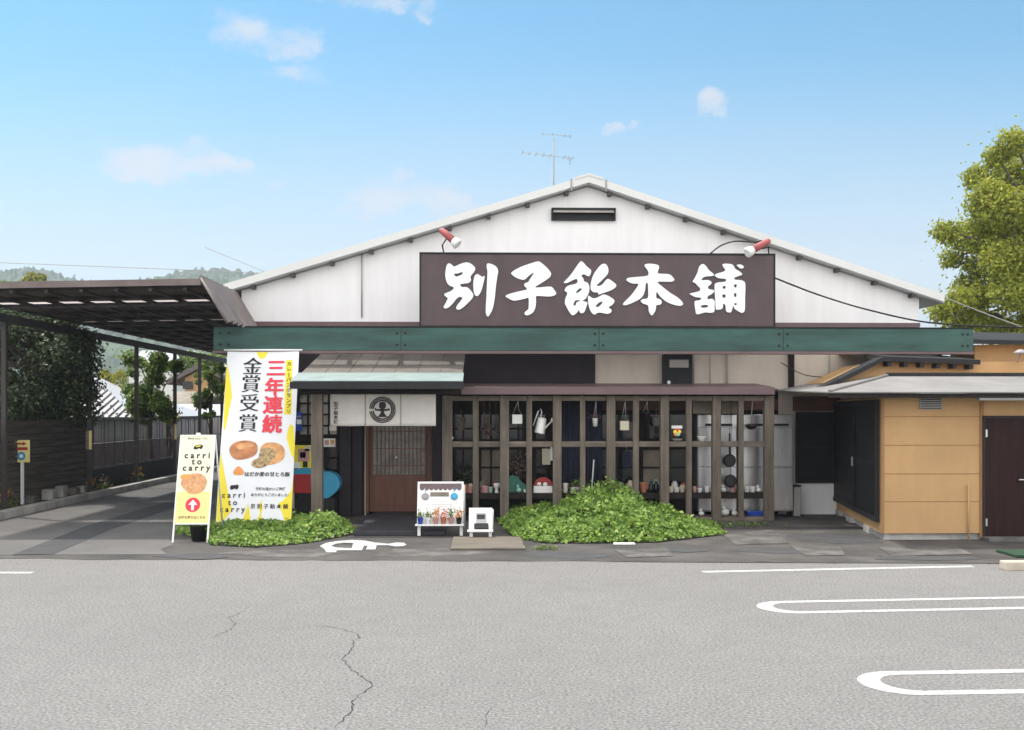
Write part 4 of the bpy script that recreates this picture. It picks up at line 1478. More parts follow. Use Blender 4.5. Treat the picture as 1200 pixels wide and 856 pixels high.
# wok
Yk = YL + .18
c = at(880.5, 497.5, Yk)
t = thing('wok', 'black wok hanging in the rightmost lattice bay', 'wok', c - Vector((0, 0, .08)))
MB().lathe((c.x, Yk, c.z - .085), [(.01, 0), (.06, .012), (.09, .05), (.098, .085), (.09, .08), (.055, .02)], 20).build('pan', 'iron', t)
MB().tube([(c.x, Yk, c.z), (c.x, Yk, c.z + .12), (c.x, YL + .1, zh + .02)], .008, 6).build('handle', 'greypipe', t)
for px, h, lb in ((848, 10, 'white rabbit figurine left of the pink jug'), (889, 9, 'white cat figurine farthest right on the lattice shelf')):
    blob_figure(px, h, 'enamel', lb)
pot(858.5, 7, 9, 'pinkware', 'small pink and white jug below the frying pan', name='jug', cat='jug', flare=.9)
for px, lb in ((875.5, 'white cup nearest the thin stud in the rightmost bay'), (882, 'white cup between two others in the rightmost bay'), ):
    pot(px, 7, 7, 'enamel', lb, 'cup', 'cup')
for px, h, lb in ((822, 9, 'white figurine lying low in front of the steel freezer'), (849.5, 14, 'larger white cat figurine on the lowest shelf'), (861, 10, 'smaller white cat figurine on the lowest shelf')):
    blob_figure(px, h, 'enamel', lb, name='cat_figurine', z=zs2, w=1.2)
x0, x1 = at(873, 600, YI).x, at(895, 600, YI).x
t = thing('blue_tray', 'bright blue plastic tray on the lowest shelf', 'tray', ((x0 + x1) / 2, YI, zs2))
MB().prism([Vector((x0 + .03, YI - .1, zs2)), Vector((x1 - .03, YI - .1, zs2)), Vector((x1, YI - .12, zs2 + .08)), Vector((x0, YI - .12, zs2 + .08))], (0, .24, 0)).build('tray', 'blue', t, bevel=.01)
pts = np.array([[(x0 + x1) / 2, YI, zs2 + .1]]) + rng.normal(0, 1, (40, 3)) * np.array([.08, .05, .02])
leaf_mesh('seedlings', pts, np.tile([0, -.3, .6], (40, 1)), .03, 'lf_mid', t)

ordn = ['first', 'second', 'third', 'fourth', 'fifth', 'sixth', 'seventh', 'eighth', 'ninth']
Yq = YW - .10
zq = at(712, 574, Yq).z
MB().box(at(530, 570, Yq).x, at(808, 570, Yq).x, Yq - .12, YF - .07, zq - .04, zq).build('window_ledge', 'darkwood', bld)
for px, w, h, m, cn_, bay in ((537, 7, 11, 'palepanel', 'grey', 0), (551, 8, 8, 'creamware', 'cream', 0), (566, 9, 12, 'paleboard', 'brown', 1), (580, 7, 9, 'redp', 'red', 1), (600, 8, 10, 'navy', 'navy', 2), (612, 8, 8, 'terracotta', 'terracotta', 2),
                              (630, 8, 12, 'enamel', 'white', 3), (641, 9, 9, 'iron', 'black', 3), (727, 9, 9, 'palepanel', 'grey', 6), (738, 8, 11, 'creamware', 'cream', 6), (756, 8, 9, 'pinkware', 'pink', 7), (768, 7, 12, 'mint', 'mint', 7), (790, 8, 10, 'enamel', 'white', 8), (800, 8, 8, 'terracotta', 'terracotta', 8)):
    x = at(px, 570, Yq).x
    k_ = Yq / F
    r_ = w * k_ / 2
    tag(MB().lathe((x, Yq - .05, zq), [(r_ * .7, 0), (r_, h * k_ * .2), (r_ * .95, h * k_ * .7), (r_ * .55, h * k_ * .9), (r_ * .6, h * k_)], 14).build('jar', m), '%s jar on the inner window ledge, %s bay from the entrance' % (cn_, ordn[bay]), 'jar', 'jars on the inner window ledge')
for k, (px, y0, y1, m, lb) in enumerate(((540, 489, 505, 'paleboard', 'brown wicker basket hanging inside the first lattice bay'), (769, 488, 500, 'palepanel', 'grey tin hanging inside the bay of the black iron pot'), (734, 530, 548, 'navy', 'dark blue cloth bag hanging low behind the cream pail'), (640, 526, 545, 'creamware', 'cream cloth hanging inside below the watering can'))):
    Y_ = YF - .16
    x0, x1, z0, z1 = fb(px - 5, y0, px + 5, y1, Y_)
    t = thing('hanging_basket' if k == 0 else ('hanging_tin' if k == 1 else 'hanging_cloth'), lb, ['basket', 'tin', 'bag', 'cloth'][k], ((x0 + x1) / 2, Y_, z0))
    if k < 2:
        MB().lathe(((x0 + x1) / 2, Y_, z0), [((x1 - x0) * .35, 0), ((x1 - x0) * .5, (z1 - z0) * .5), ((x1 - x0) * .48, z1 - z0)], 12).build('body', m, t)
    else:
        MB().box(x0, x1, Y_ - .015, Y_ + .015, z0, z1).build('body', m, t, bevel=.01)
    MB().tube([((x0 + x1) / 2, Y_, z1 - .005), ((x0 + x1) / 2, Y_, z1 + .12)], .004, 5).build('cord', 'greypipe', t)

# steel freezers behind the lattice and beside it
def freezer(px0, px1, Y, py_top, label, y_split=548):
    x0, x1 = at(px0, 540, Y).x, at(px1, 540, Y).x
    z1 = at((px0 + px1) / 2, py_top, Y).z
    zm_ = at((px0 + px1) / 2, y_split, Y).z
    t = thing('steel_freezer', label, 'freezer', ((x0 + x1) / 2, Y + .3, 0), 'steel freezers under the lean-to')
    MB().box(x0, x1, Y + .03, YW + .06, .10, z1).build('cabinet', 'steel', t, bevel=.008)
    zc_ = z1 - .20
    MB().box(x0 + .01, x1 - .01, Y, Y + .028, zm_ + .008, zc_ - .006).build('door', 'steel', t, bevel=.008)
    MB().box(x0 + .01, x1 - .01, Y, Y + .028, .12, zm_ - .008).build('door', 'steel', t, bevel=.008)
    MB().box(x0 + .01, x1 - .01, Y + .006, Y + .028, zc_, z1 - .01).build('control_panel', 'silver', t)
    MB().box(x0 + .12, x1 - .08, Y - .004, Y - .001 + .02, zc_ + .01, zc_ + .05).build('display', 'black', t)
    mb = MB()
    for xx in (x0 + .06, x1 - .06):
        mb.lathe((xx, Y + .1, 0.012), [(.03, 0), (.03, .09)], 10)
    mb.build_each('foot', 'iron', t)
    return t


freezer(818, 864, YL + .55, 486, 'steel freezer behind the white bowl and frying pan')
freezer(868, 930, YL + .55, 486, 'steel freezer standing partly past the right end of the lattice')
# aged boards above the freezer
mb = MB()
for a, b in ((812, 835), (846, 865)):
    mb.pbox(a, 470, b, 485, YL + .35, .02)
tag(mb.build('hanging_boards', 'paleboard'), 'grey weathered boards above the steel freezers', 'boards')
# bucket / bin by the skirting
a, b, c, d = fb(930, 571, 938.5, 603, YW - .35)
t = thing('waste_bin', 'slim grey bin beside the right hand steel freezer', 'bin', ((a + b) / 2, YW - .3, .012))
MB().box(a, b, YW - .35, YW - .1, .014, d).build('bin', 'greypipe', t, bevel=.015)
MB().box(a - .01, b + .01, YW - .36, YW - .09, d + .001, d + .03).build('lid', 'hutdark', t, bevel=.008)

# ------------------------------------------------------------------ MENU BOARD, EASEL
d0 = gnd(515, 628)
def mboard(pl, pr_, ytop, ybot, yleg, name, label, parts):
    Y = gnd((pl + pr_) / 2, yleg).y
    x0, x1 = at(pl, 600, Y).x, at(pr_, 600, Y).x
    z0 = at((pl + pr_) / 2, ybot, Y).z
    lean = .22
    z1 = at((pl + pr_) / 2, ytop, Y + lean).z
    t = thing(name, label, 'board', ((x0 + x1) / 2, Y, .012))
    O = Vector((x0, Y, z0))
    V = Vector((0, lean, z1 - z0))
    hgt = V.length
    V.normalize()
    Nn = Vector((1, 0, 0)).cross(V).normalized()
    wd = x1 - x0
    mb = MB()
    mb.obox(O, (1, 0, 0), V, Nn, (0, wd), (0, hgt), (-.02, 0))
    mb.build('panel', 'white', t, bevel=.004)
    mb = MB()
    fw = .025
    for rx, ry in (((0, wd), (hgt - fw, hgt)), ((0, fw), (.03, hgt - fw - .001)), ((wd - fw, wd), (.03, hgt - fw - .001))):
        mb.obox(O, (1, 0, 0), V, Nn, rx, ry, (.001, .014))
    mb.build('frame', 'white', t)
    mb = MB()
    mb.box(x0 - .02, x1 + .01, Y - .10, Y + .01, z0 - .01, z0 + .012)
    mb.build('ledge', 'white', t, bevel=.003)
    for xx in (x0 + .01, x1 - .05):
        MB().box(xx, xx + .042, Y - .02, Y + .02, .013, z0 - .012).build('leg', 'white', t)
    for xx in (x0 + .02, x1 + .005):
        a_, b_ = Vector((xx, Y + .5, .013)), O + V * (hgt * .92) + Vector((xx - x0, .03, 0))
        MB().tube([a_, b_], .016, 6).build('rear_leg', 'white', t)
    return t, O, V, Nn, wd, hgt


t, O, V, Nn, wd, hgt = mboard(488.5, 543, 565, 615, 629, 'menu_board', 'white folding menu board with scalloped maroon top and tiny pots', 0)
X = Vector((1, 0, 0))
lo = [[(.03, hgt - .03), (wd - .03, hgt - .03)]]
sc_ = [(wd - .03, hgt - .10)]
ns = 9
for i in range(ns):
    xa_ = wd - .03 - (wd - .06) * i / ns
    xb_ = wd - .03 - (wd - .06) * (i + 1) / ns
    sc_ += [(xa_ * .7 + xb_ * .3, hgt - .125), (xa_ * .3 + xb_ * .7, hgt - .125), (xb_, hgt - .10)]
lo = [lo[0] + sc_]
MB().curve(poly_curve(lo), O + Nn * .004, X, V, Nn).build('scalloped_band', 'maroon_trim', t)
def on(u, v, k=.004):
    return O + X * (wd * u) + V * (hgt * v) + Nn * k
mb = MB()
mb.obox(on(.28, .66), X, V, Nn, (0, wd * .4), (0, hgt * .09), (0, .012))
mb.build('name_plate', 'paleboard', t)
for u, m in ((.17, 'palepanel'), (.80, 'cyan')):
    mb = MB()
    mb.lathe(on(u, .65), [(.045, 0), (.05, .02), (.035, .03)], 14, axis=Nn)
    mb.obox(on(u, .76), X, V, Nn, (-.006, .006), (0, .06), (0, .01))
    mb.build('ornament', m, t)
mb = MB()
for k in range(4):
    mb.obox(on(.3, .52 - k * .055), X, V, Nn, (0, wd * (.35 + .1 * (k % 2))), (0, .004), (0, .001))
mb.build('writing', 'palepanel', t)
zl = O.z + .012
cols = [('blue', 'lf_mid', 'blue trinket at the left end of the menu board ledge'), ('enamel', 'lf_mid', 'white pot of greenery on the menu board ledge'), ('pinkware', 'lf_orange', 'pink pot with orange flowers on the menu board ledge'),
        ('terracotta', 'lf_red', 'brown pot with red flowers on the menu board ledge'), ('pinkware', 'lf_mid', 'pink pot with tall green sprig on the menu board ledge'), ('iron', 'lf_orange', 'dark pot with yellow orange flowers at the right end of the ledge')]
for i, (m, lf, lb) in enumerate(cols):
    x = O.x + wd * (.08 + .165 * i)
    y = O.y - .045
    p_ = thing('mini_pot', lb, 'pot', (x, y, zl), 'tiny pots on the menu board ledge')
    MB().lathe((x, y, zl), [(.030, 0), (.042, .085), (.045, .092), (.036, .085)], 12).build('pot', m, p_)
    n = 60
    hgt_ = .14 if i in (2, 4, 5) else .09
    pts = np.array([[x, y, zl + .09 + hgt_ * .4]]) + rng.normal(0, 1, (n, 3)) * np.array([.03, .022, hgt_ * .35])
    leaf_mesh('flowers', pts, np.tile([0, -.4, .5], (n, 1)), .034, lf, p_)

t, O, V, Nn, wd, hgt = mboard(549.5, 577, 596, 622, 632, 'small_easel', 'small white folding easel with a dark photo beside the menu board', 0)
mb = MB()
mb.obox(on(.30, .28), X, V, Nn, (0, wd * .45), (0, hgt * .5), (0, .006))
mb.build('photo', 'palepanel', t)
mb = MB()
mb.obox(on(.22, .05), X, V, Nn, (0, wd * .62), (0, hgt * .22), (.004, .03))
mb.obox(on(.34, .5), X, V, Nn, (0, wd * .34), (0, hgt * .2), (.004, .01))
mb.build('dark_print', 'hutdark', t)

# plank by the boards
a, b = gnd(528, 646), gnd(615, 646)
t0_ = gnd(532, 632)
mb = MB()
mb.box(a.x, b.x, a.y, t0_.y, .012, .035)
tag(mb.build('ground_board', 'plank', bevel=.004), 'flat weathered board lying on the asphalt before the easel', 'board')
a = gnd(732, 640)
tag(MB().box(a.x - .14, a.x + .14, a.y, a.y + .08, .012, .035).build('white_block', 'white', bevel=.006), 'flat white block on the asphalt in front of the bush', 'block')

# ------------------------------------------------------------------ BANNER
YBt = YB - .06
TL, TR = at(266.5, 412, YBt), at(350.5, 412, YBt)
Yb = YBt * .955
BL, BR = at(253, 611, Yb), at(341, 612, Yb)
# parallelogram frame
O = BL.copy()
U = (BR - BL)
U.z = 0
wd = U.length
U.normalize()
V = (TL - BL)
V = V - U * V.dot(U)
hgt = V.length
V.normalize()
Nn = U.cross(V).normalized()
shear = (TL - BL).dot(U)
wt = (TR - TL).length
t = thing('banner', 'tall white and yellow award banner hanging from the left end of the green fascia', 'banner', ((BL.x + BR.x) / 2, Yb, 0))
def bw(px, py, k=0):
    """banner point from photo pixels (projective: ray hits the banner plane)"""
    u, v = (px - 600) / F, (HOR - py) / F
    d = Vector((s_ + u * c_, c_ - u * s_, v))
    o = Vector((0, 0, CH))
    tt = (O - o).dot(Nn) / d.dot(Nn)
    p = o + d * tt
    return p + Nn * k
def ripple(p):
    rel = p - O
    a_, b_ = rel.dot(U) / wd, rel.dot(V) / hgt
    return p + Nn * (.010 * math.sin(a_ * 3.2 + b_ * 3) + .012 * math.sin(b_ * 5 - a_ * 2))
class BB(MB):
    def build(s, *a, **k):
        s.v = [tuple(ripple(Vector(v))) for v in s.v]
        return MB.build(s, *a, **k)
mb = BB()
vs, fs = [], []
K, J = 16, 36
for j in range(J + 1):
    for k in range(K + 1):
        f, g_ = k / K, j / J
        px = (253 + (341 - 253) * f) * (1 - g_) + (266.5 + (350.5 - 266.5) * f) * g_
        py = (611 + f) * (1 - g_) + 412 * g_
        vs.append(bw(px, py))
fs = [(j * (K + 1) + k, j * (K + 1) + k + 1, (j + 1) * (K + 1) + k + 1, (j + 1) * (K + 1) + k) for j in range(J) for k in range(K)]
mb.add(vs, fs, 0, True)
mb.build('cloth', 'banner', t)
def bpoly(name, polys, m, k=.004, sm=0):
    mb = BB()
    for pl in polys:
        if sm:
            pl = [(q.x, q.y) for q in smooth_poly([(x, y, 0) for x, y in pl], sm)]
        # fan over a dense strip: cut long shapes with a curve fill
        pts = [bw(x, y, k) for x, y in pl]
        loc = [((p - O).dot(U), (p - O).dot(V)) for p in pts]
        mb.curve(poly_curve([loc]), O + Nn * k, U, V, Nn)
    me = mb.build(name, m, t)
    return me
# yellow flame shapes
bpoly('yellow_shapes', [
    [(266, 425), (270, 445), (272, 465), (268, 485), (264, 505), (262, 503), (264.5, 440)],
    [(259, 530), (263, 553), (268, 580), (272, 598), (262, 611), (253.5, 611), (256, 572)],
    [(284, 611), (291, 590), (294, 611.2)], [(301, 611.4), (305, 600), (308, 611.4)],
    [(306, 585), (308, 596), (305, 606), (303.5, 595)],
    [(326, 590), (330, 600), (334, 611.8), (341, 611.8), (341.8, 595), (343.5, 560), (341, 575), (336, 582), (330, 588)],
    [(337, 505), (340, 497), (344, 500), (345.5, 520), (344.5, 538), (341, 532), (336, 515)],
    [(300, 412.5), (304, 420), (310, 420), (314, 412.5)]], 'yellow', .003)
bpoly('yellow_strip', [[(335, 422), (343, 422), (341.5, 486), (333, 486)]], 'yellow', .0035)
def mincho(mb, ch, px, py, hpx):
    for j, dx in enumerate((-.75, -.4, 0, .4, .75)):
        c = bw(px + dx, py, .009 + j * .0006)
        mb.text(ch, hpx * .0133 * 1.03, c, U, V, 0, -.003)
def btext(mb, ch, px, py, hpx, wide=1.0, bold=0.0, k=.009):
    c = bw(px, py, k)
    mb.text(ch, hpx * .0133 * 1.03, c, U, V, 0, bold, wide=wide)
mb = BB()
for ch, px, py in (('三', 323.5, 433), ('年', 321.5, 455), ('連', 320, 476.5), ('続', 319, 499)):
    for j, (dx, dy) in enumerate(((-.6, -.3), (.6, -.3), (-.6, .3), (.6, .3), (0, 0))):
        btext(mb, ch, px + dx, py + dy, 21.5, 1.0, .003, .009 + j * .0005)
mb.build('red_lettering', 'red', t)
mb = BB()
for ch, px, py in (('金', 296, 431), ('賞', 294, 451.5), ('受', 292.5, 474), ('賞', 291, 498)):
    mincho(mb, ch, px, py, 22)
mb.build('black_lettering', 'black', t)
mb = BB()
for i, ch in enumerate('カレーパングランプリ'):
    if ch == 'ー':
        c = bw(338.9 - i * .12, 427 + i * 6.2, .009)
        mb.text('|', 5.4 * .0133, c, U, V, 0, .002)
    else:
        btext(mb, ch, 338.9 - i * .12, 427 + i * 6.2, 5.6, 1, .0008)
mb.build('strip_lettering', 'black', t)
mb = BB()
c = bw(313, 556.5, .009)
mb.text('はだか麦の甘とろ豚', 5.6 * .0133, c, U, V, 0, .0008)
mb.text('はだか麦の甘とろ豚', 5.6 * .0133, bw(313.3, 556.5, .0094), U, V, 0, .0006)
mb.text('皆様の温かいご声援', 3.7 * .0133, bw(317, 573.5, .009), U, V, 0, .0008)
mb.text('ありがとうございました!', 3.7 * .0133, bw(316, 580.5, .009), U, V, 0, .0008)
for i, ch in enumerate('京別子飴本舗'):
    btext(mb, ch, 296.5 + i * 7.6, 594, 5.6, 1, .001)
for s_t, px, py in (('c a r r i', 274, 581), ('t o', 273, 589.5), ('c a r r y', 272.5, 597.5)):
    mb.text(s_t, 8.6 * .0133, bw(px, py, .009), U, V, 0, .002)
mb.build('small_lettering', 'black', t)
bpoly('logo', [[(270, 573), (271, 569.5), (276, 569), (279, 568.5), (280, 571), (278, 574), (275, 573), (272, 574.5)]], 'black', .006, 3)
bpoly('bread', [[(269, 528), (273, 521), (281, 517.5), (292, 517), (300, 520), (302.5, 526), (300, 533), (292, 537.5), (281, 539.5), (273, 537)]], 'bread', .004, 3)
bpoly('bread_highlight', [[(277, 524), (284, 520), (293, 520), (298, 523), (290, 525), (282, 528)]], 'breadl', .005, 3)
bpoly('cut_bread', [[(305, 527), (311, 520), (322, 519), (331, 523), (334, 531), (331, 539), (322, 544), (312, 545), (306, 540)]], 'breadl', .0045, 3)
bpoly('filling', [[(305, 529), (312, 525), (320, 527), (323, 534), (318, 541), (311, 547), (303, 549), (295, 546), (297, 540), (303, 537)]], 'filling', .0065, 3)
bpoly('stamp', [[(274, 553), (277, 549), (280, 547), (283, 549), (286, 553), (285, 557), (275, 557)]], 'orangep', .004, 2)
MB().tube([TL + Vector((-.05, 0, .02)), TR + Vector((.05, 0, .02))], .015, 8).build('top_pole', 'white', t)
MB().tube([BL + Vector((-.0, 0, -.01)), BR + Vector((.0, 0, -.01))], .012, 8).build('bottom_pole', 'white', t)

# ------------------------------------------------------------------ A-FRAME SIGN
Yg = gnd(222, 636.5).y
O = at(203, 615, Yg)
xr_ = at(245.5, 614.5, Yg).x
lean = .34
ztop = at(232, 510, Yg + lean).z
U = Vector((1, 0, 0))
V = Vector((0, lean, ztop - O.z))
hgt = V.length
V.normalize()
Nn = U.cross(V).normalized()
wd = xr_ - O.x
t = thing('pavement_sign', 'cream A-frame pavement sign with fried bread and red arrow by the drive', 'sign', (O.x + wd / 2, Yg, .012))
mb = MB()
mb.obox(O, U, V, Nn, (.012, wd - .012), (.012, hgt - .012), (-.012, 0))
mb.build('panel', 'cream', t)
mb = MB()
mb.obox(O, U, V, Nn, (.014, wd - .014), (.014, hgt * .36), (.001, .002))
mb.build('yellow_base', 'creamy', t)
mb = MB()
for rx, ry in (((0, .016), (0, hgt)), ((wd - .016, wd), (0, hgt)), ((.017, wd - .017), (hgt - .016, hgt)), ((.017, wd - .017), (0, .016))):
    mb.obox(O, U, V, Nn, rx, ry, (-.016, .008))
mb.build('frame', 'white', t)
zz = (O.z - .013) / V.z
for rx in ((0, .022), (wd - .022, wd)):
    MB().obox(O, U, V, Nn, rx, (-zz, -.001), (-.012, .006)).build('leg', 'white', t)
    q = O + V * (hgt * .97) + U * ((rx[0] + rx[1]) / 2) - Nn * .03
    MB().tube([q, Vector((q.x, Yg + lean * 2 + .12, .013))], .012, 6).build('rear_leg', 'white', t)
MB().obox(O, U, V, Nn, (wd * .44, wd * .56), (hgt + .001, hgt + .03), (-.012, .004)).build('clip', 'white', t)
def on(u, v, k=.004):
    return O + U * (wd * u) + V * (hgt * v) + Nn * k
mb = MB()
for s_t, v in (('c a r r i', .765), ('t o', .695), ('c a r r y', .625)):
    mb.text(s_t, .115, on(.52, v), U, V, 0, .003)
mb.text('揚げたてカレーパン', .030, on(.5, .955), U, V, 0, .0006)
mb.build('lettering', 'black', t)
mb = MB()
mb.text('お持ち帰りはこちら', .040, on(.5, .075), U, V, 0, .001)
mb.build('small_lettering', 'redwood', t)
def flat(name, pts, m, k=.004, sm=3, holes=()):
    lo = [smooth_poly([(x * wd, y * hgt, 0) for x, y in q], sm) if sm else [(x * wd, y * hgt) for x, y in q] for q in (pts,) + tuple(holes)]
    MB().curve(poly_curve(lo), O + Nn * k, U, V, Nn).build(name, m, t)
flat('logo', [(.40, .845), (.42, .87), (.50, .885), (.60, .89), (.66, .875), (.64, .85), (.60, .838), (.56, .85), (.5, .838), (.45, .835)], 'black')
flat('logo_top', [(.45, .865), (.52, .878), (.6, .88), (.58, .868), (.5, .862)], 'yellow', .005)
flat('fried_bread', [(.12, .455), (.2, .40), (.36, .345), (.55, .335), (.72, .36), (.82, .42), (.84, .48), (.76, .535), (.6, .565), (.42, .56), (.27, .535), (.16, .50)], 'crisp')
flat('bread_filling', [(.10, .52), (.14, .55), (.3, .555), (.42, .545), (.38, .51), (.24, .50), (.12, .505)], 'orangep', .005)
flat('red_disc', [(.5 + .205 * math.cos(a_), .215 + .205 * wd / hgt * math.sin(a_)) for a_ in [2 * math.pi * i / 32 for i in range(32)]], 'red', .004, 0)
def arw(x, y):
    return (.5 + x * .205, .215 + y * .205 * wd / hgt)
flat('arrow', [arw(-.18, -.75), arw(.18, -.75), arw(.18, .0), arw(.62, .0), arw(0, .72), arw(-.62, .0), arw(-.18, .0)], 'white', .006, 0)
# black pot behind the sign
a = gnd(233, 635)
t = thing('black_planter', 'black plastic pot standing behind the pavement sign', 'pot', (a.x, a.y, .012))
MB().lathe((a.x, a.y, .012), [(.09, 0), (.12, .2), (.13, .21), (.12, .21), (.11, .17)], 16).build('pot', 'iron', t)
pts = np.array([[a.x, a.y, .25]]) + rng.normal(0, 1, (120, 3)) * np.array([.06, .05, .05])
leaf_mesh('plant', pts, np.tile([0, -.2, .7], (120, 1)), .05, 'lf_ivy', t)

# ------------------------------------------------------------------ PLANT BEDS
def inpoly(x, y, poly):
    r = np.zeros(len(x), bool)
    n = len(poly)
    for i in range(n):
        x1, y1 = poly[i][:2]
        x2, y2 = poly[(i + 1) % n][:2]
        c = ((y1 > y) != (y2 > y)) & (x < (x2 - x1) * (y - y1) / (y2 - y1 + 1e-12) + x1)
        r ^= c
    return r


def edge_dist(x, y, poly):
    d = np.full(len(x), 1e9)
    n = len(poly)
    for i in range(n):
        a_ = np.array(poly[i][:2]); b_ = np.array(poly[(i + 1) % n][:2])
        ab = b_ - a_
        tt = np.clip(((x - a_[0]) * ab[0] + (y - a_[1]) * ab[1]) / (ab @ ab), 0, 1)
        d = np.minimum(d, np.hypot(x - a_[0] - tt * ab[0], y - a_[1] - tt * ab[1]))
    return d


def bed(name, poly, hfun, n, size, m, label, cat, kind=None):
    P = np.array([(p[0], p[1]) for p in poly])
    xs_, ys_ = rng.uniform(P[:, 0].min(), P[:, 0].max(), n * 3), rng.uniform(P[:, 1].min(), P[:, 1].max(), n * 3)
    k = inpoly(xs_, ys_, poly)
    xs_, ys_ = xs_[k][:n], ys_[k][:n]
    ed = edge_dist(xs_, ys_, poly)
    hh = hfun(xs_, ys_) * np.clip(ed / .28, .12, 1) ** .6
    bumpy = 1 + .22 * np.sin(xs_ * 9 + ys_ * 4) * np.sin(ys_ * 8 - xs_ * 3) + .15 * np.sin(xs_ * 21 + 1) * np.sin(ys_ * 19)
    hh = hh * np.clip(.80 * bumpy * (1 + .22 * np.sin(xs_ * 4.3 + 2) * np.sin(ys_ * 3.7)), .5, 1.06)
    z = .02 + hh * np.where(rng.uniform(0, 1, len(xs_)) < .12, rng.uniform(.8, 1.10, len(xs_)), rng.uniform(0, 1, len(xs_)) ** .42)
    pts = np.stack([xs_ + rng.normal(0, .02, len(xs_)), ys_ + rng.normal(0, .02, len(xs_)), z], 1)
    if not kind:
        P0 = P.mean(0)
        t = thing(name, label, cat, (P0[0], P0[1], .017))
        mb = MB()
        for i in range(130):
            k = random.randrange(len(xs_))
            if hh[k] < .2:
                continue
            x, y, h = xs_[k], ys_[k], hh[k] * random.uniform(.9, 1.1)
            mb.tube([(x + random.uniform(-.08, .08), y + random.uniform(-.05, .12), .02), (x, y, h * .6), (x + random.uniform(-.04, .04), y + random.uniform(-.05, .03), h)], [.006, .005, .003], 5)
        mb.build('stems', 'bark', t)
        leaf_mesh('leaves', pts, np.tile([0, -.45, .85], (len(pts), 1)), size, m, t, jit=.6, aspect=.72)
        return t
    ob = leaf_mesh(name, pts, np.tile([0, -.45, .85], (len(pts), 1)), size, m, jit=.5, aspect=.74)
    if kind:
        ob['kind'] = kind
        ob['label'] = label
        ob['category'] = cat
    else:
        tag(ob, label, cat)
    return ob


pl = [gnd(*q) for q in ((246, 640), (300, 643), (360, 638), (417, 627), (404, 612), (345, 603), (262, 606), (240, 622))]
sheet('plant_bed', [(q.x, q.y) for q in pl], .017, 'soil')
def hl(x, y):
    xp = gnd(380, 620).x
    return .13 + .24 * np.exp(-((x - xp) / .42) ** 2 - ((y - 15.4) / .9) ** 2) + .05 * np.sin(x * 3)
bed('ground_cover', pl, hl, 10000, .062, 'lf_ivy', 'low bright green creeping plants beneath the banner', 'ground cover', 'stuff')
pl2 = [gnd(*q) for q in ((206, 628), (243, 633), (247, 616), (215, 612))]
bed('ground_cover', pl2, lambda x, y: .14 + 0 * x, 700, .065, 'lf_ivy', 'small patch of green creeper behind the pavement sign', 'ground cover', 'stuff')
pr_ = [gnd(*q) for q in ((586, 616), (602, 632), (640, 638), (700, 638), (770, 637), (848, 628), (836, 614), (800, 606), (700, 601), (592, 602))]
sheet('plant_bed', [(q.x, q.y) for q in pr_], .017, 'soil')
tp = [(586, 612), (600, 606), (620, 608), (640, 604), (655, 601), (666, 592), (678, 585), (690, 580), (704, 574), (716, 577), (728, 572), (742, 575), (754, 582), (764, 592), (776, 600), (788, 597), (800, 603), (815, 612), (830, 621), (850, 630)]
tx = np.array([at(a_, b_, 15.2).x for a_, b_ in tp])
tz = np.array([max(at(a_, b_, 15.2).z, .05) for a_, b_ in tp])
def hr(x, y):
    top = np.interp(x, tx, tz)
    f = np.clip((y - 14.0) / 1.5, 0, 1)
    low = .15
    return np.where(top > low, low + (top - low) * f ** 1.1, top)
bed('leafy_bush', pr_, hr, 20000, .066, 'lf_ivy', 'spreading bright green bush in front of the lattice screen', 'bush')
a = gnd(638, 645)
pts = np.array([[a.x, a.y, .03]]) + rng.normal(0, 1, (60, 3)) * np.array([.10, .04, .012])
tag(leaf_mesh('weed_tuft', pts, np.tile([0, 0, 1.], (60, 1)), .05, 'lf_mid'), 'small weed tuft growing in the asphalt before the bush', 'weed')
a = gnd(870, 618)
pts = np.array([[a.x, a.y, .04]]) + rng.normal(0, 1, (160, 3)) * np.array([.3, .05, .03])
pts[:, 2] = np.abs(pts[:, 2])
tag(leaf_mesh('weed_tuft', pts, np.tile([0, 0, 1.], (160, 1)), .05, 'lf_mid'), 'sparse weeds along the foot of the lattice by the steel freezer', 'weed')

# ------------------------------------------------------------------ LEFT OF THE DOOR: posters, ride
def poster(px0, py0, px1, py1, Y, m, label, blobs=()):
    x0, x1, z0, z1 = fb(px0, py0, px1, py1, Y)
    t = thing('poster', label, 'poster', ((x0 + x1) / 2, Y, z0))
    MB().box(x0, x1, Y, Y + .006, z0, z1).build('sheet', m, t)
    for k, (u0, v0, u1, v1, mm) in enumerate(blobs):
        MB().box(x0 + (x1 - x0) * u0, x0 + (x1 - x0) * u1, Y - .003, Y - .001, z0 + (z1 - z0) * v0, z0 + (z1 - z0) * v1).build('print', mm, t)


poster(347, 483, 354, 505, YF - .075, 'blue', 'narrow blue poster on the window right of the banner', ((.1, .35, .9, .6, 'white'), (.15, .7, .85, .8, 'palepanel')))
poster(379, 514, 393, 524, YF - .075, 'white', 'white notice with orange box left of the entrance pillar', ((.1, .25, .45, .8, 'pinkware'), (.6, .3, .9, .85, 'orangep')))
poster(345, 522, 367, 549, YF - .35, 'yellow', 'colourful pink and yellow placard above the kiddie ride', ((.2, .3, .8, .85, 'pinkware'), (.0, .0, .3, .25, 'white'), (.45, .05, .7, .3, 'black'), (.55, .75, .95, .98, 'creamware'), (.3, .45, .6, .7, 'white')))
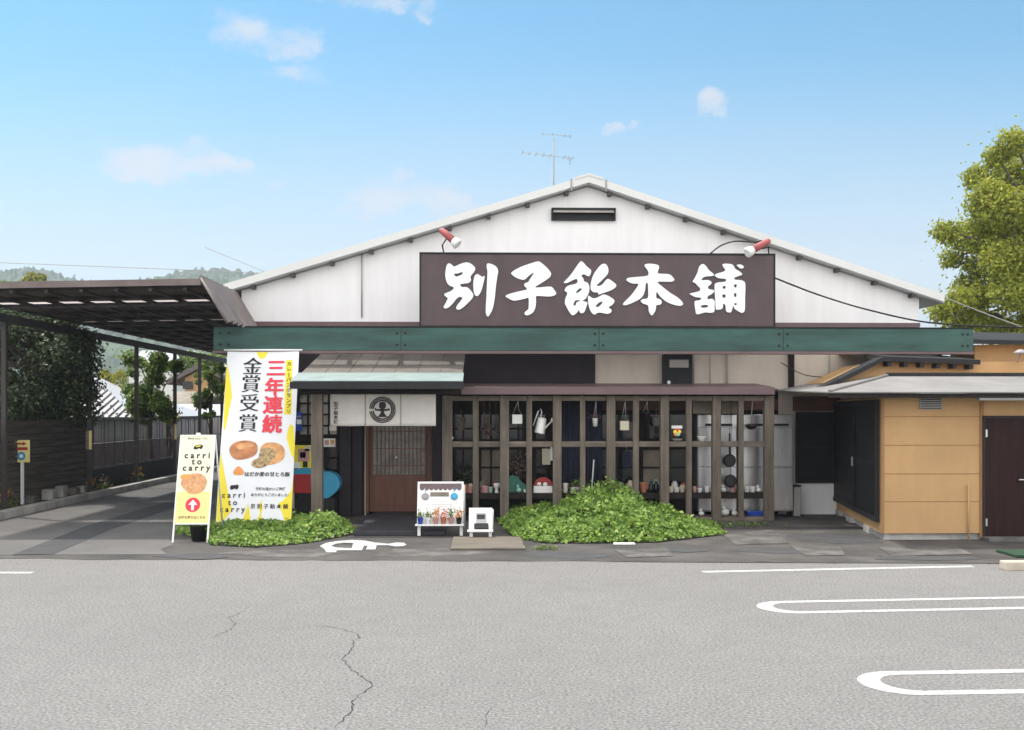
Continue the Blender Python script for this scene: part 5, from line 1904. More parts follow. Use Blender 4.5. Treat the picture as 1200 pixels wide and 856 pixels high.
# kiddie ride: blue shell with red seat
Yk = YF - .65
t = thing('kiddie_ride', 'blue and red plastic kiddie ride between the banner and entrance', 'ride', (at(372, 600, Yk).x, Yk + .2, 0))
pp = [(344, 551), (366, 550), (378, 553), (386, 553.5), (394, 557), (398, 565), (397, 572), (391, 579), (384, 584), (376, 583), (374, 572), (366, 570), (344, 571)]
lo = [[(p.x, p.z) for p in (at(x, y, Yk) for x, y in pp)]]
lo = [smooth_poly([(x, z, 0) for x, z in lo[0]], 2)]
MB().curve(poly_curve(lo, .16), (0, Yk + .16, 0), (1, 0, 0), (0, 0, 1), (0, -1, 0)).build('shell', 'cyan', t, bevel=.02)
MB().pbox(344, 556, 364, 578, Yk - .03, .02).build('seat_panel', 'redp', t)
MB().pbox(347, 584, 392, 606, Yk + .04, .26).build('base', 'iron', t, bevel=.01)
MB().pbox(351, 572, 372, 586, Yk + .0, .14).build('mechanism', 'hutdark', t)

# ------------------------------------------------------------------ CARPORT
YN0 = 15.6
cx_ridge = at(236, 330, YN0).x
zr_near = at(236, 331, YN0).z
xe = gnd(105, 582).x - .10            # eave post line
post_x = kerb_x - .22
zev = 3.54
cp_ = thing('carport', 'long brown metal carport roof on dark steel posts beside the fence', 'carport', (post_x, YN0, 0))
YFar = 33
x_eave = post_x - .25
# left sheet in panels, leaving narrow translucent slots
def rz(x):
    return zev + (zr_near - zev) * (x - x_eave) / (cx_ridge - x_eave)
slots = [(17.85, 18.16), (21.6, 21.69)]
ys = [YN0] + [v for s in slots for v in s] + [YFar]
for i in range(0, len(ys), 2):
    ya_, yb_ = ys[i], ys[i + 1]
    mb = MB()
    # folded-plate profile across y (ribs run from eave to ridge)
    nrib = max(2, int((yb_ - ya_) / .17))
    vs, fs = [], []
    for k in range(nrib * 2 + 1):
        y = ya_ + (yb_ - ya_) * k / (nrib * 2)
        dz = .045 if k % 2 else 0
        for x in (x_eave, cx_ridge):
            vs.append((x, y, rz(x) + dz))
    for k in range(nrib * 2):
        fs.append((2 * k, 2 * k + 1, 2 * k + 3, 2 * k + 2))
    mb.add(vs, fs)
    o = mb.build('roof_sheet', 'brownroof', cp_)
    sm = o.modifiers.new('thick', 'SOLIDIFY')
    sm.thickness = .006
# near fascia and purlins across
mb = MB()
mb.prism([Vector((x_eave, YN0 - .04, rz(x_eave) - .045)), Vector((cx_ridge, YN0 - .04, rz(cx_ridge) - .045)), Vector((cx_ridge, YN0 - .04, rz(cx_ridge) + .05)), Vector((x_eave, YN0 - .04, rz(x_eave) + .05))], (0, .03, 0))
mb.build('fascia', 'brownroof', cp_)
y = YN0 + .25
while y < YFar:
    mb = MB()
    mb.prism([Vector((x_eave + .05, y, rz(x_eave) - .06)), Vector((cx_ridge, y, rz(cx_ridge) - .06)), Vector((cx_ridge, y, rz(cx_ridge) - .01)), Vector((x_eave + .05, y, rz(x_eave) - .01))], (0, .06, 0))
    mb.build('purlin', 'brownbeam', cp_)
    y += 1.2
x = x_eave + .3
while x < cx_ridge - .1:
    MB().box(x, x + .05, YN0 + .06, YFar, rz(x) - .105, rz(x) - .062).build('batten', 'brownbeam', cp_)
    x += .5
# short steep slope on the shop side
xb_ = at(267, 379, YN0).x
zb_ = at(267, 379, YN0).z
mb = MB()
vs, fs = [], []
yend = YW - .06
nr = 14
for k in range(nr + 1):
    y = YN0 - .02 + (yend - YN0) * k / nr
    dx = .045 if k % 2 else 0
    vs += [(cx_ridge + dx, y, zr_near + .05 + dx), (xb_ + dx, y, zb_ + dx)]
for k in range(nr):
    fs.append((2 * k, 2 * k + 2, 2 * k + 3, 2 * k + 1))
mb.add(vs, fs)
o = mb.build('side_sheet', 'brownsheet', cp_)
sm = o.modifiers.new('thick', 'SOLIDIFY')
sm.thickness = .008
MB().tube([(cx_ridge, YN0 - .03, zr_near + .055), (xb_, YN0 - .03, zb_)], .022, 6).build('edge_trim', 'brownsheet', cp_)
MB().tube([(cx_ridge, YN0 - .03, zr_near + .075), (cx_ridge, YFar, zr_near + .075)], .03, 6).build('ridge_trim', 'brownsheet', cp_)
# eave beam and posts
MB().box(post_x - .05, post_x + .05, YN0 + .5, YFar, zev - .32, zev - .19).build('eave_beam', 'brownbeam', cp_)
for i, px in enumerate((5, 105, 160, 205, 234, 260)):
    # where the post row meets the pixel column
    u = (px - 600) / F
    dx_, dy_ = s_ + u * c_, c_ - u * s_
    y = post_x / dx_ * dy_
    o = MB().box(post_x - .038, post_x + .038, y - .038, y + .038, .1, zev - .322).build('post', 'brownbeam', cp_)
    if px in (105, 205):
        z0, z1 = (at(px, 527, y).z, at(px, 505, y).z) if px == 105 else (at(px, 515, y).z, at(px, 497, y).z)
        MB().box(post_x - .06, post_x + .005, y - .052, y - .040, z0, z1).build('reflector', 'pinkwall', o)
        MB().box(post_x + .006, post_x + .06, y - .052, y - .040, z0, z1).build('reflector_stripe', 'creamy', o)

# ------------------------------------------------------------------ FENCES
fx = post_x - .32
def ypx(px, x):
    u = (px - 600) / F
    return x / (s_ + u * c_) * (c_ - u * s_)
zfence = at(60, 492, ypx(60, fx)).z
t = thing('board_fence', 'dark weathered horizontal board fence behind the carport posts', 'fence', (fx, ypx(60, fx), 0))
y0, y1 = 11.5, ypx(108, fx)
mb = MB()
nb = 12
for i in range(nb):
    za, zb2 = .08 + (zfence - .08) * i / nb, .08 + (zfence - .08) * (i + 1.0) / nb - .018
    mb.box(fx - .012 + random.uniform(-.004, .004), fx + .012 + random.uniform(-.004, .004), y0, y1, za, zb2)
mb.build('boards', 'fence', t)
MB().box(fx - .034, fx - .026, y0, y1, .08, zfence - .02).build('backing', 'net', t)
for y in (y0 + .1, (y0 + y1) / 2, y1 - .1):
    MB().box(fx - .09, fx - .02, y - .04, y + .04, 0, zfence + .02).build('post', 'darkwood', t)
# farther: low dark net, pinkish wall, pale panels above
y2, y3 = y1 + .05, ypx(212, fx)
t = thing('net_fence', 'black netting fence with thin rails before a pinkish wall', 'fence', (fx, (y2 + y3) / 2, 0))
zn = at(160, 543, ypx(160, fx)).z
zt_ = at(160, 492, ypx(160, fx)).z
MB().box(fx - .01, fx + .01, y2, y3 + 10, .06, zn).build('net', 'net', t)
mb = MB()
for z in (zn + .02, (zn + zt_) / 2, zt_):
    mb.box(fx - .012, fx + .012, y2, y3 + 10, z, z + .025)
for k in range(26):
    y = y2 + (y3 + 10 - y2) * k / 25
    mb.box(fx - .008, fx + .008, y - .008, y + .008, zn, zt_)
mb.build('rails', 'blackmetal', t)
wx = fx - .9
tag(MB().box(wx - .12, wx, y2, y3 + 14, 0, zn + .47).build('block_wall', 'pinkwall'), 'low pinkish block wall behind the netting fence', 'wall')
t = thing('panel_fence', 'tall pale grey ribbed metal panel fence beyond the netting', 'fence', (wx - .3, y2 + 5, 0))
mb = MB()
k = 0
y = y2 + .5
while y < y3 + 14:
    mb.box(wx - .36 - (.02 if k % 2 else 0), wx - .33 - (.02 if k % 2 else 0), y, y + .248, 0, zt_ - .05)
    y += .25
    k += 1
mb.build('panels', 'palepanel', t)
MB().box(wx - .40, wx - .30, y2 + .5, y3 + 14, zt_ - .048, zt_ + .0).build('top_rail', 'blackmetal', t)
# end fence closing the drive
Ye = 36
x0, x1 = at(196, 500, Ye).x, at(285, 500, Ye).x
tag(MB().box(x0, x1, Ye, Ye + .08, 0, at(235, 489, Ye).z).build('end_fence', 'palepanel'), 'pale panel fence closing the far end of the drive', 'fence')

# small yellow sign on a stake
g_ = gnd(25.5, 598)
Y = g_.y
x0, x1, z0, z1 = fb(15.5, 516, 35, 542, Y)
t = thing('stake_sign', 'small yellow sign with blue disc on a white stake', 'sign', (g_.x, Y, .05))
MB().box(x0, x1, Y - .01, Y + .005, z0, z1).build('plate', 'creamy', t)
MB().box(g_.x - .025, g_.x + .025, Y + .006, Y + .04, .05, z1 - .03).build('stake', 'white', t)
mb = MB()
w_, h_ = x1 - x0, z1 - z0
mb.add([(x0 + w_ * .2, Y - .013, z0 + h_ * .80), (x0 + w_ * .6, Y - .013, z0 + h_ * .80), (x0 + w_ * .6, Y - .013, z0 + h_ * .88), (x0 + w_ * .2, Y - .013, z0 + h_ * .88)], [(0, 1, 2, 3)])
mb.add([(x0 + w_ * .6, Y - .013, z0 + h_ * .75), (x0 + w_ * .82, Y - .013, z0 + h_ * .84), (x0 + w_ * .6, Y - .013, z0 + h_ * .93)], [(0, 1, 2)])
mb.build('arrow', 'redp', t)
MB().box(x0 + w_ * .12, x1 - w_ * .12, Y - .013, Y - .011, z0 + h_ * .55, z0 + h_ * .68).build('red_strip', 'redp', t)
MB().lathe(((x0 + x1) / 2, Y - .0105, z0 + h_ * .28), [(.075, 0), (.075, .003)], 20, axis=(0, -1, 0)).build('disc', 'cyan', t)
MB().lathe(((x0 + x1) / 2, Y - .0135, z0 + h_ * .28), [(.035, 0), (.035, .002)], 16, axis=(0, -1, 0)).build('disc_mark', 'white', t)

# blocks and marigolds along the kerb
for i, (px, py, w, h, m, lb) in enumerate(((58, 591, 14, 12, 'concrete', 'grey concrete block on the planting strip, largest of the row'), (36, 594, 14, 9, 'slab', 'dark concrete block beside the yellow stake sign'),
                                           (72, 587, 10, 13, 'concrete', 'upright concrete block between the largest block and the brown one'), (86, 585, 12, 8, 'pinkwall', 'low brown block on the planting strip'), (97, 581, 9, 8, 'concrete', 'small grey block nearest the marigolds'))):
    g_ = gnd(px, py, .1)
    x = kerb_x - .40
    y = ypx(px, x)
    s = y / F
    tag(MB().box(x - w * s * .45, x + w * s * .45, y - .12, y + .12, .10, .10 + h * s).build('concrete_block', m, bevel=.01), lb, 'block', 'blocks along the planting strip')
for i, (px, h, lf, lb) in enumerate(((3, .30, 'lf_orange', 'orange flowering clump at the very edge by the nearest carport post'), (11, .26, 'lf_dry', 'brownish clump next to the nearest orange flowers'), (107, .22, 'lf_orange', 'orange marigold clump at the foot of the second carport post'), (122, .24, 'lf_dry', 'brown dried clump right of the marigolds'), (161, .30, 'lf_orange', 'orange flowering clump at the foot of the third carport post'))):
    x = kerb_x - .30
    y = ypx(px, x)
    t = thing('flower_clump', lb, 'flowers', (x, y, .1), 'flower clumps along the planting strip')
    n = 80
    leaf_mesh('leaves', np.array([[x, y, .1 + h * .3]]) + rng.normal(0, 1, (n, 3)) * np.array([.07, .08, h * .22]), np.tile([0, -.3, .7], (n, 1)), .05, 'lf_mid', t)
    n = 50
    leaf_mesh('petals', np.array([[x, y, .1 + h * .8]]) + rng.normal(0, 1, (n, 3)) * np.array([.06, .06, h * .2]), np.tile([0, -.5, .5], (n, 1)), .05, lf, t)

# ------------------------------------------------------------------ HUT ON THE RIGHT
A = gnd(1033, 634)
YHf = A.y
C_ = gnd(977, 601.5)
zh0, zh1 = .10, at(1085, 466, YHf).z
hut = thing('ochre_hut', 'ochre panelled hut with pale metal roof and dark sliding doors', 'hut', (A.x + 1, YHf, 0))
xR = A.x + 5
foot = [A, Vector((xR, YHf, 0)), Vector((xR, C_.y, 0)), C_]
mb = MB()
mb.prism([Vector((q.x, q.y, zh0)) for q in foot], (0, 0, zh1 - zh0))
wl = mb.build('wall', 'orange_wall', hut)
ins = .05
mb = MB()
mb.prism([Vector((A.x + ins, YHf + ins, .0)), Vector((xR - ins, YHf + ins, 0)), Vector((xR - ins, C_.y - ins, 0)), Vector((C_.x + ins, C_.y - ins, 0))], (0, 0, zh0 - .003))
mb.build('foundation', 'concrete', hut)
mb = MB()
xt = at(1148, 550, YHf).x
for z in [at(1085, y, YHf).z for y in (488.5, 522, 555.5, 588)]:
    mb.box(A.x + .03, xt, YHf - .003, YHf + .01, z - .006, z + .006)
mb.box(A.x - .004, A.x + .035, YHf - .008, YHf + .03, zh0, zh1 - .002)
mb.box(xt, xt + .05, YHf - .02, YHf + .02, zh0 - .06, zh1 - .002)
mb.build('panel_joints', M('ochre_joint', (.30, .16, .065), .8, .1), hut)
a_, b_, c2, d2 = fb(1077, 467, 1103, 480, YHf)
mb = MB()
mb.box(a_, b_, YHf - .03, YHf - .003, c2, d2)
v = mb.build('vent', 'greypipe', hut)
mb = MB()
for k in range(5):
    z = c2 + (d2 - c2) * (k + .5) / 5
    mb.box(a_ + .012, b_ - .012, YHf - .034, YHf - .031, z - .006, z + .006)
mb.build('louvres', 'hutdark', v)
# thin pipe on the front wall
q0, q1 = at(1135, 632, YHf - .03), at(1135, 568, YHf - .03)
MB().tube([(q0.x, q0.y, .012), (q1.x, q1.y, q1.z)], .012, 8).build('pipe', 'orange_wall', hut)
# front door
x0, x1, z0, z1 = fb(1153, 490, 1228, 629, YHf)
mb = MB()
mb.box(x0, x1, YHf - .035, YHf - .004, .04, z1)
d_ = mb.build('door', 'doorwood', hut)
mb = MB()
mb.box(x0 - .03, x0 - .002, YHf - .045, YHf - .004, .03, z1 + .03)
mb.box(x1 + .002, x1 + .03, YHf - .045, YHf - .004, .03, z1 + .03)
mb.box(x0 - .001, x1 + .001, YHf - .045, YHf - .004, z1 + .002, z1 + .03)
mb.build('frame', 'hutdark', d_)
mb = MB()
for py in (508, 612):
    z = at(1155, py, YHf).z
    mb.box(x0 + .005, x0 + .028, YHf - .045, YHf - .036, z - .05, z + .05)
mb.build_each('hinge', 'silver', d_)
hz_ = at(1200, 562, YHf).z
hx = at(1199.5, 562, YHf).x
MB().tube([(hx, YHf - .036, hz_), (hx, YHf - .09, hz_), (hx - .11, YHf - .09, hz_)], .012, 6).build('handle', 'silver', d_)
mb = MB()
mb.box(x0 - .05, x1 + .1, YHf - .25, YHf - .05, .012, .06)
mb.build('door_sill', 'slab', hut)
# side wall: sliding doors
ax = (C_ - A)
side_len = ax.length
ax.normalize()
nz_ = Vector((-ax.y, ax.x, 0))
if nz_.x > 0:
    nz_ = -nz_
def side_t(px):
    u = (px - 600) / F
    dx_, dy_ = s_ + u * c_, c_ - u * s_
    # A + t ax = k (dx,dy)
    det = ax.x * (-dy_) - (-dx_) * ax.y
    return ((-A.x) * (-dy_) - (-dx_) * (-A.y)) / det
ta, tb = side_t(1031), side_t(978.5)
zb0 = at(1031, 612, A.y + ax.y * ta).z
zb1 = zh1 - .03
Z = Vector((0, 0, 1))
mb = MB()
fw = .07
mb.obox(A, ax, nz_, Z, (ta, tb), (.003, .06), (zb0, zb0 + fw))
mb.obox(A, ax, nz_, Z, (ta, tb), (.003, .06), (zb1 - fw, zb1))
mb.obox(A, ax, nz_, Z, (ta, ta + fw), (.003, .06), (zb0 + fw + .001, zb1 - fw - .001))
mb.obox(A, ax, nz_, Z, (tb - fw, tb), (.003, .06), (zb0 + fw + .001, zb1 - fw - .001))
fr = mb.build('door_frame', 'hutdark', hut)
tm = side_t(1004)
zmid = at(1004, 537, A.y + ax.y * tm).z
for k, (q0, q1, off) in enumerate(((ta + fw + .002, tm + .02, .012), (tm - .02, tb - fw - .002, .035))):
    mb = MB()
    mb.obox(A, ax, nz_, Z, (q0, q1), (off, off + .012), (zb0 + fw + .002, zb1 - fw - .002))
    sd_ = mb.build('sliding_door', 'screen', hut)
    mb = MB()
    mb.obox(A, ax, nz_, Z, (q0, q1), (off + .013, off + .022), (zmid - .025, zmid + .025))
    mb.obox(A, ax, nz_, Z, (q0, q0 + .04), (off + .013, off + .020), (zb0 + fw + .003, zb1 - fw - .003))
    mb.obox(A, ax, nz_, Z, (q1 - .04, q1), (off + .013, off + .020), (zb0 + fw + .003, zb1 - fw - .003))
    mb.build('stile', 'hutdark', sd_)
MB().obox(A, ax, nz_, Z, (tm - .03, tm + .03), (.06, .08), (zmid - .12, zmid + .02)).build('handle', 'silver', fr)
# loose foundation stones seen under the side
mb = MB()
for f in (.25, .62, .9):
    mb.obox(A, ax, nz_, Z, (side_len * f - .2, side_len * f + .2), (-.12, .02), (.008, zh0 - .004))
mb.build_each('footing', 'concrete', hut)
# lower roof
Yv = YHf - .42
e_l = at(972, 459.5, Yv)
far = at(905, 457.5, C_.y + .0)
rg = at(1040, 441, YHf + 1.1)
e_r = Vector((xR + .3, Yv, e_l.z))
rg_r = Vector((xR + .3, rg.y, rg.z))
far_in = Vector((rg.x, C_.y + .4, rg.z + .05))
mb = MB()
tk = .035
vs = [e_l, e_r, rg_r, rg, far, far_in]
fs = [(0, 1, 2, 3), (0, 3, 4), (3, 5, 4)]
mb.add(vs, fs)
o = mb.build('roof', 'hutroof', hut)
sm = o.modifiers.new('thick', 'SOLIDIFY')
sm.thickness = .016
MB().tube([e_l + Vector((0, 0, .012)), rg + Vector((0, 0, .012))], .022, 6).build('hip_cap', 'hutroof', o)
MB().box(rg.x, xR + .3, rg.y - .02, rg.y + .06, rg.z + .002, rg.z + .05).build('ridge_trim', 'hutdark', o)
mb = MB()
mb.box(e_l.x + .02, xR + .3, Yv + .03, Yv + .09, e_l.z - .075, e_l.z - .02)
mb.build('fascia', 'darkwood', hut)
mb = MB()
x = A.x + .1
while x < xR:
    mb.box(x - .02, x + .02, Yv + .09, YHf - .004, zh1 + .0, e_l.z - .018)
    x += .45
mb.build_each('rafter', 'darkwood', hut)
# small awning over the door
x0, x1 = at(1148, 465, YHf - .4).x, at(1230, 465, YHf - .4).x
za = at(1190, 465, YHf - .4).z
mb = MB()
mb.prism([Vector((x0, YHf - .4, za - .05)), Vector((x0, YHf - .4, za - .02)), Vector((x0, YHf - .02, za + .06)), Vector((x0, YHf - .02, za + .03))], (x1 - x0, 0, 0))
mb.build('awning', 'hutroof', hut)
# upper storey band
Yu = YHf + 1.75
zwall0 = rg.z - .35
mb = MB()
pw = [at(985, 447, Yu), at(1035, 424, Yu), at(1330, 424, Yu)]
pts = [Vector((pw[0].x, Yu, pw[0].z - .04)), Vector((pw[1].x, Yu, pw[0].z - .12)), Vector((pw[2].x, Yu, pw[0].z - .12)), Vector((pw[2].x, Yu, pw[1].z)), Vector((pw[1].x, Yu, pw[1].z)), Vector((pw[0].x, Yu, pw[0].z))]
mb.prism(pts, (0, 1.8, 0))
mb.build('upper_wall', 'orange_wall', hut)
pr2 = [at(966, 453, Yu - .2), at(1036, 418, Yu - .2), at(1149, 422, Yu - .2)]
mb = MB()
dn = Vector((0, 0, -.07))
mb.prism([pr2[0], pr2[1], pr2[1] + dn, pr2[0] + dn], (0, .42, .0))
mb.build('upper_roof', 'hutdark', hut)
mb = MB()
a0 = pr2[1] + Vector((.003, 0, 0))
mb.prism([a0, pr2[2], pr2[2] + dn, a0 + dn], (0, 2.4, .25))
ur = mb.build('upper_roof', 'hutdark', hut)
mb = MB()
for k in range(6):
    q = a0.lerp(pr2[2], .06 + k * .17)
    mb.box(q.x - .03, q.x + .03, q.y + .02, Yu - .003, q.z - .14, q.z - .075)
mb.build_each('rafter_end', 'hutdark', ur)
pr3 = [at(1104, 411, Yu + .6), at(1142, 398, Yu + .6), at(1330, 402, Yu + .6)]
mb = MB()
mb.prism([pr3[0], pr3[1], pr3[1] + dn, pr3[0] + dn], (0, 1.6, .0))
a0 = pr3[1] + Vector((.003, 0, 0))
mb.prism([a0, pr3[2], pr3[2] + dn, a0 + dn], (0, 1.6, .25))
mb.build('upper_roof', 'hutdark', hut)
q = at(1142, 403, Yu + .9)
q2 = at(1330, 408, Yu + .9)
mb = MB()
mb.box(q.x, q2.x, Yu + .9, Yu + 1.79, pw[1].z - .2, q.z - .02)
mb.build('upper_wall', 'orange_wall', hut)
mb = MB()
q = at(1196, 415, Yu - .1)
mb.lathe(q, [(.10, 0), (.09, .03), (.05, .06), (.01, .07)], 14)
mb.tube([q + Vector((0, 0, .01)), q + Vector((0, .1, -.1)), Vector((q.x, Yu + .01, q.z - .12))], .012, 6)
tag(mb.build('wall_lamp', 'palepanel'), 'pale domed lamp on the upper ochre wall', 'lamp')
# downpipe between shop wall and hut
q0, q1 = at(975, 604, C_.y - .05), at(973, 468, C_.y - .05)
tag(MB().tube([(q0.x - .02, q0.y, .012), (q1.x, q1.y, q1.z)], .04, 10).build('downpipe', 'greypipe'), 'weathered grey downpipe at the back corner of the hut', 'pipe')

# ------------------------------------------------------------------ CABLES
def cable(pts, r, m, label, name='cable'):
    P = [(p.x, p.y, p.z) for p in pts]
    sp = []
    for i in range(len(P) - 1):
        p0, p1, p2, p3 = (Vector(P[max(i - 1, 0)]), Vector(P[i]), Vector(P[i + 1]), Vector(P[min(i + 2, len(P) - 1)]))
        for j in range(6):
            t_ = j / 6
            sp.append(.5 * ((2 * p1) + (-p0 + p2) * t_ + (2 * p0 - 5 * p1 + 4 * p2 - p3) * t_ * t_ + (-p0 + 3 * p1 - 3 * p2 + p3) * t_ ** 3))
    sp.append(Vector(P[-1]))
    return tag(MB().tube(sp, r, 6, cap=False).build(name, m), label, 'cable')


cable([at(908, 326, YS + .05), at(960, 346, 17.2), at(1020, 364, 17.0), at(1095, 379, 17.0), at(1200, 384, 16.8), at(1330, 386, 16.6)], .014, 'iron', 'thick black cable sagging from the signboard to the right')
cable([at(833, 297, YS + .05), at(845, 288, 17.3), at(862, 283, 17.4), at(884, 284, 17.4), at(893, 282, 17.4)], .013, 'iron', 'short black cable arching over the right end of the signboard')
cable([at(845, 265, YW - .05), at(870, 272, YW - .05), at(905, 284, YW - .05)], .011, 'iron', 'black cable under the right roof verge')
cable([at(-200, 301, 60), at(0, 308, 60), at(280, 319, 60), at(420, 326, 60)], .022, 'greypipe', 'power line crossing the sky over the carport', 'power_line')
cable([at(240, 290, 40), at(330, 327, 40)], .012, 'greypipe', 'thin wire running down to the left roof eave', 'power_line')
cable([at(1080, 338, 20), at(1140, 362, 20), at(1210, 388, 20), at(1330, 430, 20)], .011, 'greypipe', 'thin pale wire passing before the right hand tree', 'power_line')
cable([at(915, 425, YW + .03), at(945, 440, YW - .1), at(990, 443, YW)], .008, 'iron', 'thin dark wire sagging below the right part of the fascia')

# ------------------------------------------------------------------ TREES
YT_ = 28.0
cl = []
for (px, py, r) in ((1189, 166, 20), (1168, 184, 17), (1146, 208, 20), (1190, 203, 34), (1150, 240, 20), (1176, 245, 30), (1108, 272, 17), (1134, 278, 24), (1165, 286, 28), (1204, 262, 38),
                    (1116, 303, 15), (1142, 312, 17), (1172, 322, 24), (1106, 364, 19), (1128, 352, 20), (1150, 348, 19), (1208, 322, 34), (1165, 382, 22), (1198, 388, 26), (1120, 386, 18), (1140, 372, 18), (1216, 368, 22),
                    (1245, 190, 40), (1240, 250, 45), (1285, 240, 42), (1185, 345, 26), (1155, 268, 26), (1160, 228, 22), (1180, 305, 30), (1135, 335, 20), (1260, 310, 45), (1310, 300, 40), (1255, 370, 42), (1320, 360, 36), (1222, 172, 24), (1260, 180, 28), (1300, 190, 30), (1230, 430, 45), (1180, 420, 34), (1290, 420, 40)):
    p = at(px, py, YT_ + random.uniform(-1.4, 1.4))
    cl.append((p.x, p.y, p.z, r * YT_ / F))
bt = at(1225, 600, YT_)
tree('broad_tree', 'big sunlit yellow green tree rising behind the ochre hut', (bt.x, YT_, 0), at(1225, 240, YT_), cl, 90000, .11, 'lf_tree', .22, limbs=22)
# dark evergreen left
cl = []
YD_ = 21.5
for k in range(46):
    px, py = random.uniform(-70, 100), random.uniform(366, 488)
    if px > 70 and py < 385:
        py += 35
    p = at(px, py, YD_ + random.uniform(-1.0, 1.2))
    cl.append((p.x, p.y, p.z, random.uniform(.32, .5)))
for px, py in ((96, 400), (104, 428), (92, 455), (84, 474), (66, 484), (20, 484), (45, 480)):
    p = at(px, py, YD_)
    cl.append((p.x, p.y, p.z, .3))
bt = at(40, 600, YD_)
tree('evergreen_tree', 'dense dark evergreen tree behind the board fence', (bt.x, YD_, 0), at(40, 400, YD_), cl, 52000, .08, 'lf_dark', .13, limbs=20)
def small_tree(px, ytop, ybot, half, Y, m, label, n=4000, name='garden_tree', leaf=.10):
    cl = []
    for k in range(24):
        f = random.random()
        py = ytop + (ybot - ytop) * f
        w = half * (.55 + .45 * math.sin(math.pi * min(1, f * .8 + .2)))
        p = at(px + random.uniform(-w, w), py, Y + random.uniform(-.6, .6))
        cl.append((p.x, p.y, p.z, random.uniform(.2, .4) * half * Y / F))
    b = at(px, 600, Y)
    return tree(name, label, (b.x, Y, 0), at(px, (ytop + ybot) / 2, Y), cl, n, leaf, m, .07, 'trees in the gardens beyond the fence', 8)


small_tree(178, 418, 492, 30, 27.5, 'lf_mid', 'mid green tree between the white roof and the tan house', 13000)
small_tree(133, 438, 470, 22, 34, 'lf_yel', 'yellow green shrub above the ridge of the white roof', 2200)
small_tree(246, 428, 492, 16, 32, 'lf_mid', 'green shrub in front of the tan gabled house', 9000)
small_tree(236, 418, 440, 26, 62, 'lf_mid', 'distant green tree behind the tan gabled house', 2500, leaf=.25)
small_tree(196, 480, 495, 14, 30, 'lf_yel', 'low bright shrub behind the panel fence', 900)
small_tree(36, 322, 345, 15, 80, 'lf_yel', 'yellow tree top showing above the carport roof', 2500, leaf=.35)
small_tree(5, 330, 350, 22, 95, 'lf_mid', 'far green tree at the left edge above the carport roof', 1500, leaf=.4)

# ------------------------------------------------------------------ HOUSES
def roofhouse(label, px0, px1, y_eave, y_ridge, Y, depth, wallm, roofm, seams=0, overhang=.4, ridge_shift=0.5):
    """house with a ridge along x, roof slope facing the camera"""
    e0, e1 = at(px0, y_eave, Y), at(px1, y_eave, Y)
    rr = at((px0 + px1) / 2, y_ridge, Y + depth * ridge_shift)
    t = thing('house', label, 'house', ((e0.x + e1.x) / 2, Y, 0), 'houses beyond the fence')
    MB().box(e0.x + overhang, e1.x - overhang, Y + overhang, Y + depth - overhang, 0, e0.z - .02).build('wall', wallm, t)
    mb = MB()
    yr = Y + depth * ridge_shift
    mb.prism([Vector((e0.x, Y, e0.z)), Vector((e0.x, yr, rr.z)), Vector((e0.x, Y + depth, e0.z)), Vector((e0.x, Y + depth, e0.z - .12)), Vector((e0.x, yr, rr.z - .12)), Vector((e0.x, Y, e0.z - .12))], (e1.x - e0.x, 0, 0))
    r = mb.build('roof', roofm, t)
    if seams:
        mb = MB()
        for k in range(seams + 1):
            x = e0.x + (e1.x - e0.x) * k / seams
            mb.prism([Vector((x - .025, Y - .01, e0.z + .002)), Vector((x - .025, yr, rr.z + .002)), Vector((x - .025, yr, rr.z + .05)), Vector((x - .025, Y - .01, e0.z + .05))], (.05, 0, 0))
        mb.build('seam', 'darkroof', r)
    mb = MB()
    mb.box(e0.x - .05, e1.x + .05, Y - .08, Y - .02, e0.z - .16, e0.z - .02)
    mb.build('gutter', 'hutdark', t)
    return t


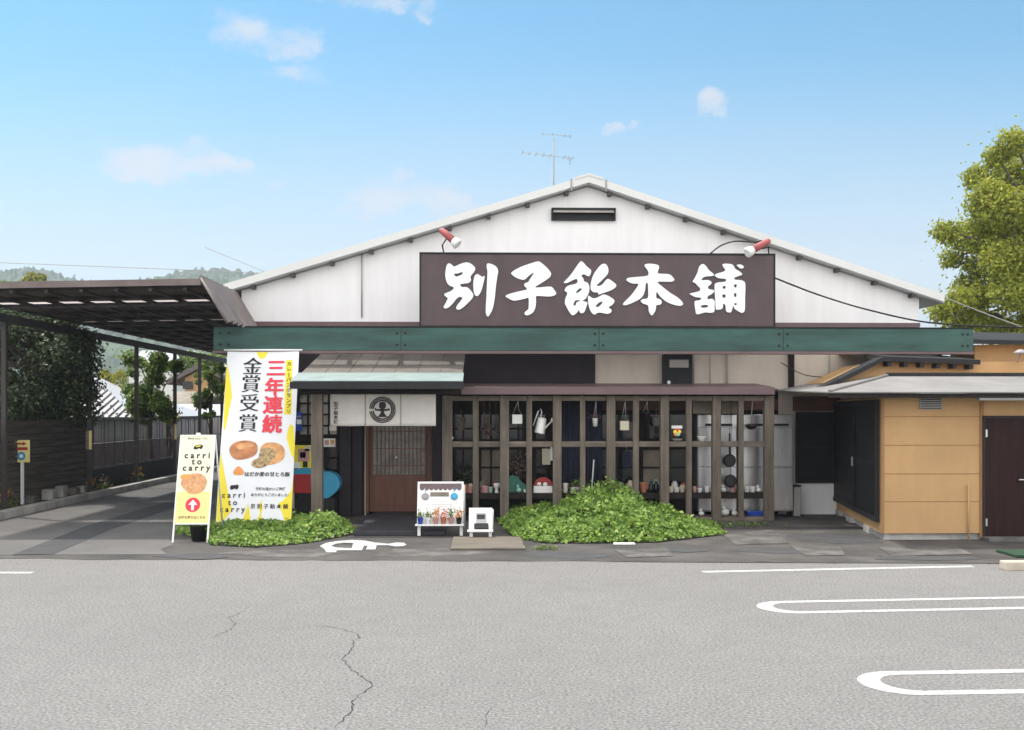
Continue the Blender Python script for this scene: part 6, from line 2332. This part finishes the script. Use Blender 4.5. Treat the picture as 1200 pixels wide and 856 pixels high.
# white standing-seam roof with a slope to the right: pyramid hip
Y = 29
pts_b = [at(40, 489, Y), at(157, 489, Y)]
t = thing('house', 'low house with white standing seam hipped roof behind the fence', 'house', ((pts_b[0].x + pts_b[1].x) / 2, Y, 0), 'houses beyond the fence')
MB().box(pts_b[0].x + .4, pts_b[1].x - .4, Y + .4, Y + 7.5, 0, pts_b[0].z - .1).build('wall', 'housewhite', t)
pk = at(108, 440, Y + 4)
mb = MB()
b4 = [pts_b[0], pts_b[1], Vector((pts_b[1].x, Y + 8, pts_b[1].z)), Vector((pts_b[0].x, Y + 8, pts_b[0].z))]
mb.add(b4 + [pk], [(0, 1, 4), (1, 2, 4), (2, 3, 4), (3, 0, 4), (3, 2, 1, 0)])
r = mb.build('roof', 'houseroof', t)
mb = MB()
for k in range(1, 12):
    f = k / 12
    q = pts_b[0].lerp(pts_b[1], f)
    # seams run straight up the slope until the hip
    g_ = min(f, 1 - f) * 2 if True else 1
    xpk = (pk.x - pts_b[0].x) / (pts_b[1].x - pts_b[0].x)
    h_ = f / xpk if f < xpk else (1 - f) / (1 - xpk)
    q2 = Vector((q.x, Y + 4 * h_, q.z + (pk.z - q.z) * h_))
    mb.tube([q + Vector((0, 0, .02)), q2 + Vector((0, 0, .02))], .03, 5)
mb.build('seams', 'darkroof', r)
MB().box(pts_b[0].x - .05, pts_b[1].x + .05, Y - .12, Y - .01, pts_b[0].z - .14, pts_b[0].z + .0).build('gutter', 'hutdark', t)
# tan gabled house: gable faces the camera
Y = 46
g0, g1, gp = at(206, 440, Y), at(256, 436, Y), at(231, 427, Y)
zb0 = 0
t = thing('house', 'tan gabled house with dark tiled roof beyond the drive', 'house', (gp.x, Y, 0), 'houses beyond the fence')
mb = MB()
mb.prism([Vector((g0.x + .3, Y + .3, 0)), Vector((g1.x - .3, Y + .3, 0)), Vector((g1.x - .3, Y + .3, g1.z - .2)), Vector((gp.x, Y + .3, gp.z - .25)), Vector((g0.x + .3, Y + .3, g0.z - .1))], (0, 8, 0))
mb.build('wall', 'tanwall', t)
mb = MB()
mb.prism([Vector((g0.x - .4, Y, g0.z - .2)), Vector((gp.x, Y, gp.z)), Vector((gp.x, Y, gp.z - .22)), Vector((g0.x - .4, Y, g0.z - .4))], (0, 9, 0))
mb.prism([Vector((gp.x + .002, Y, gp.z)), Vector((g1.x + .4, Y, g1.z - .2)), Vector((g1.x + .4, Y, g1.z - .4)), Vector((gp.x + .002, Y, gp.z - .22))], (0, 9, 0))
mb.build('roof', 'darkroof', t)
mb = MB()
mb.pbox(214, 447, 226, 456, Y + .24, .05)
mb.build('window', 'pane', t)
roofhouse('house with pale stepped roofs in front of the tan gabled one', 188, 240, 476, 459, 41, 4, 'housewhite', 'paleboard')
roofhouse('low shed with white roof right behind the panel fence', 186, 262, 487, 474, 37.5, 2.5, 'housewhite', 'houseroof')
roofhouse('distant white roofed house under the wooded hill', 142, 210, 425, 411, 75, 9, 'housewhite', 'houseroof')
roofhouse('distant house with greyish roof at the far right of the drive', 222, 300, 430, 416, 85, 9, 'housewhite', 'houseroof')
roofhouse('small dark roofed house left of the mid green tree', 124, 150, 458, 449, 52, 6, 'tanwall', 'darkroof')

print('objects', len(bpy.data.objects))
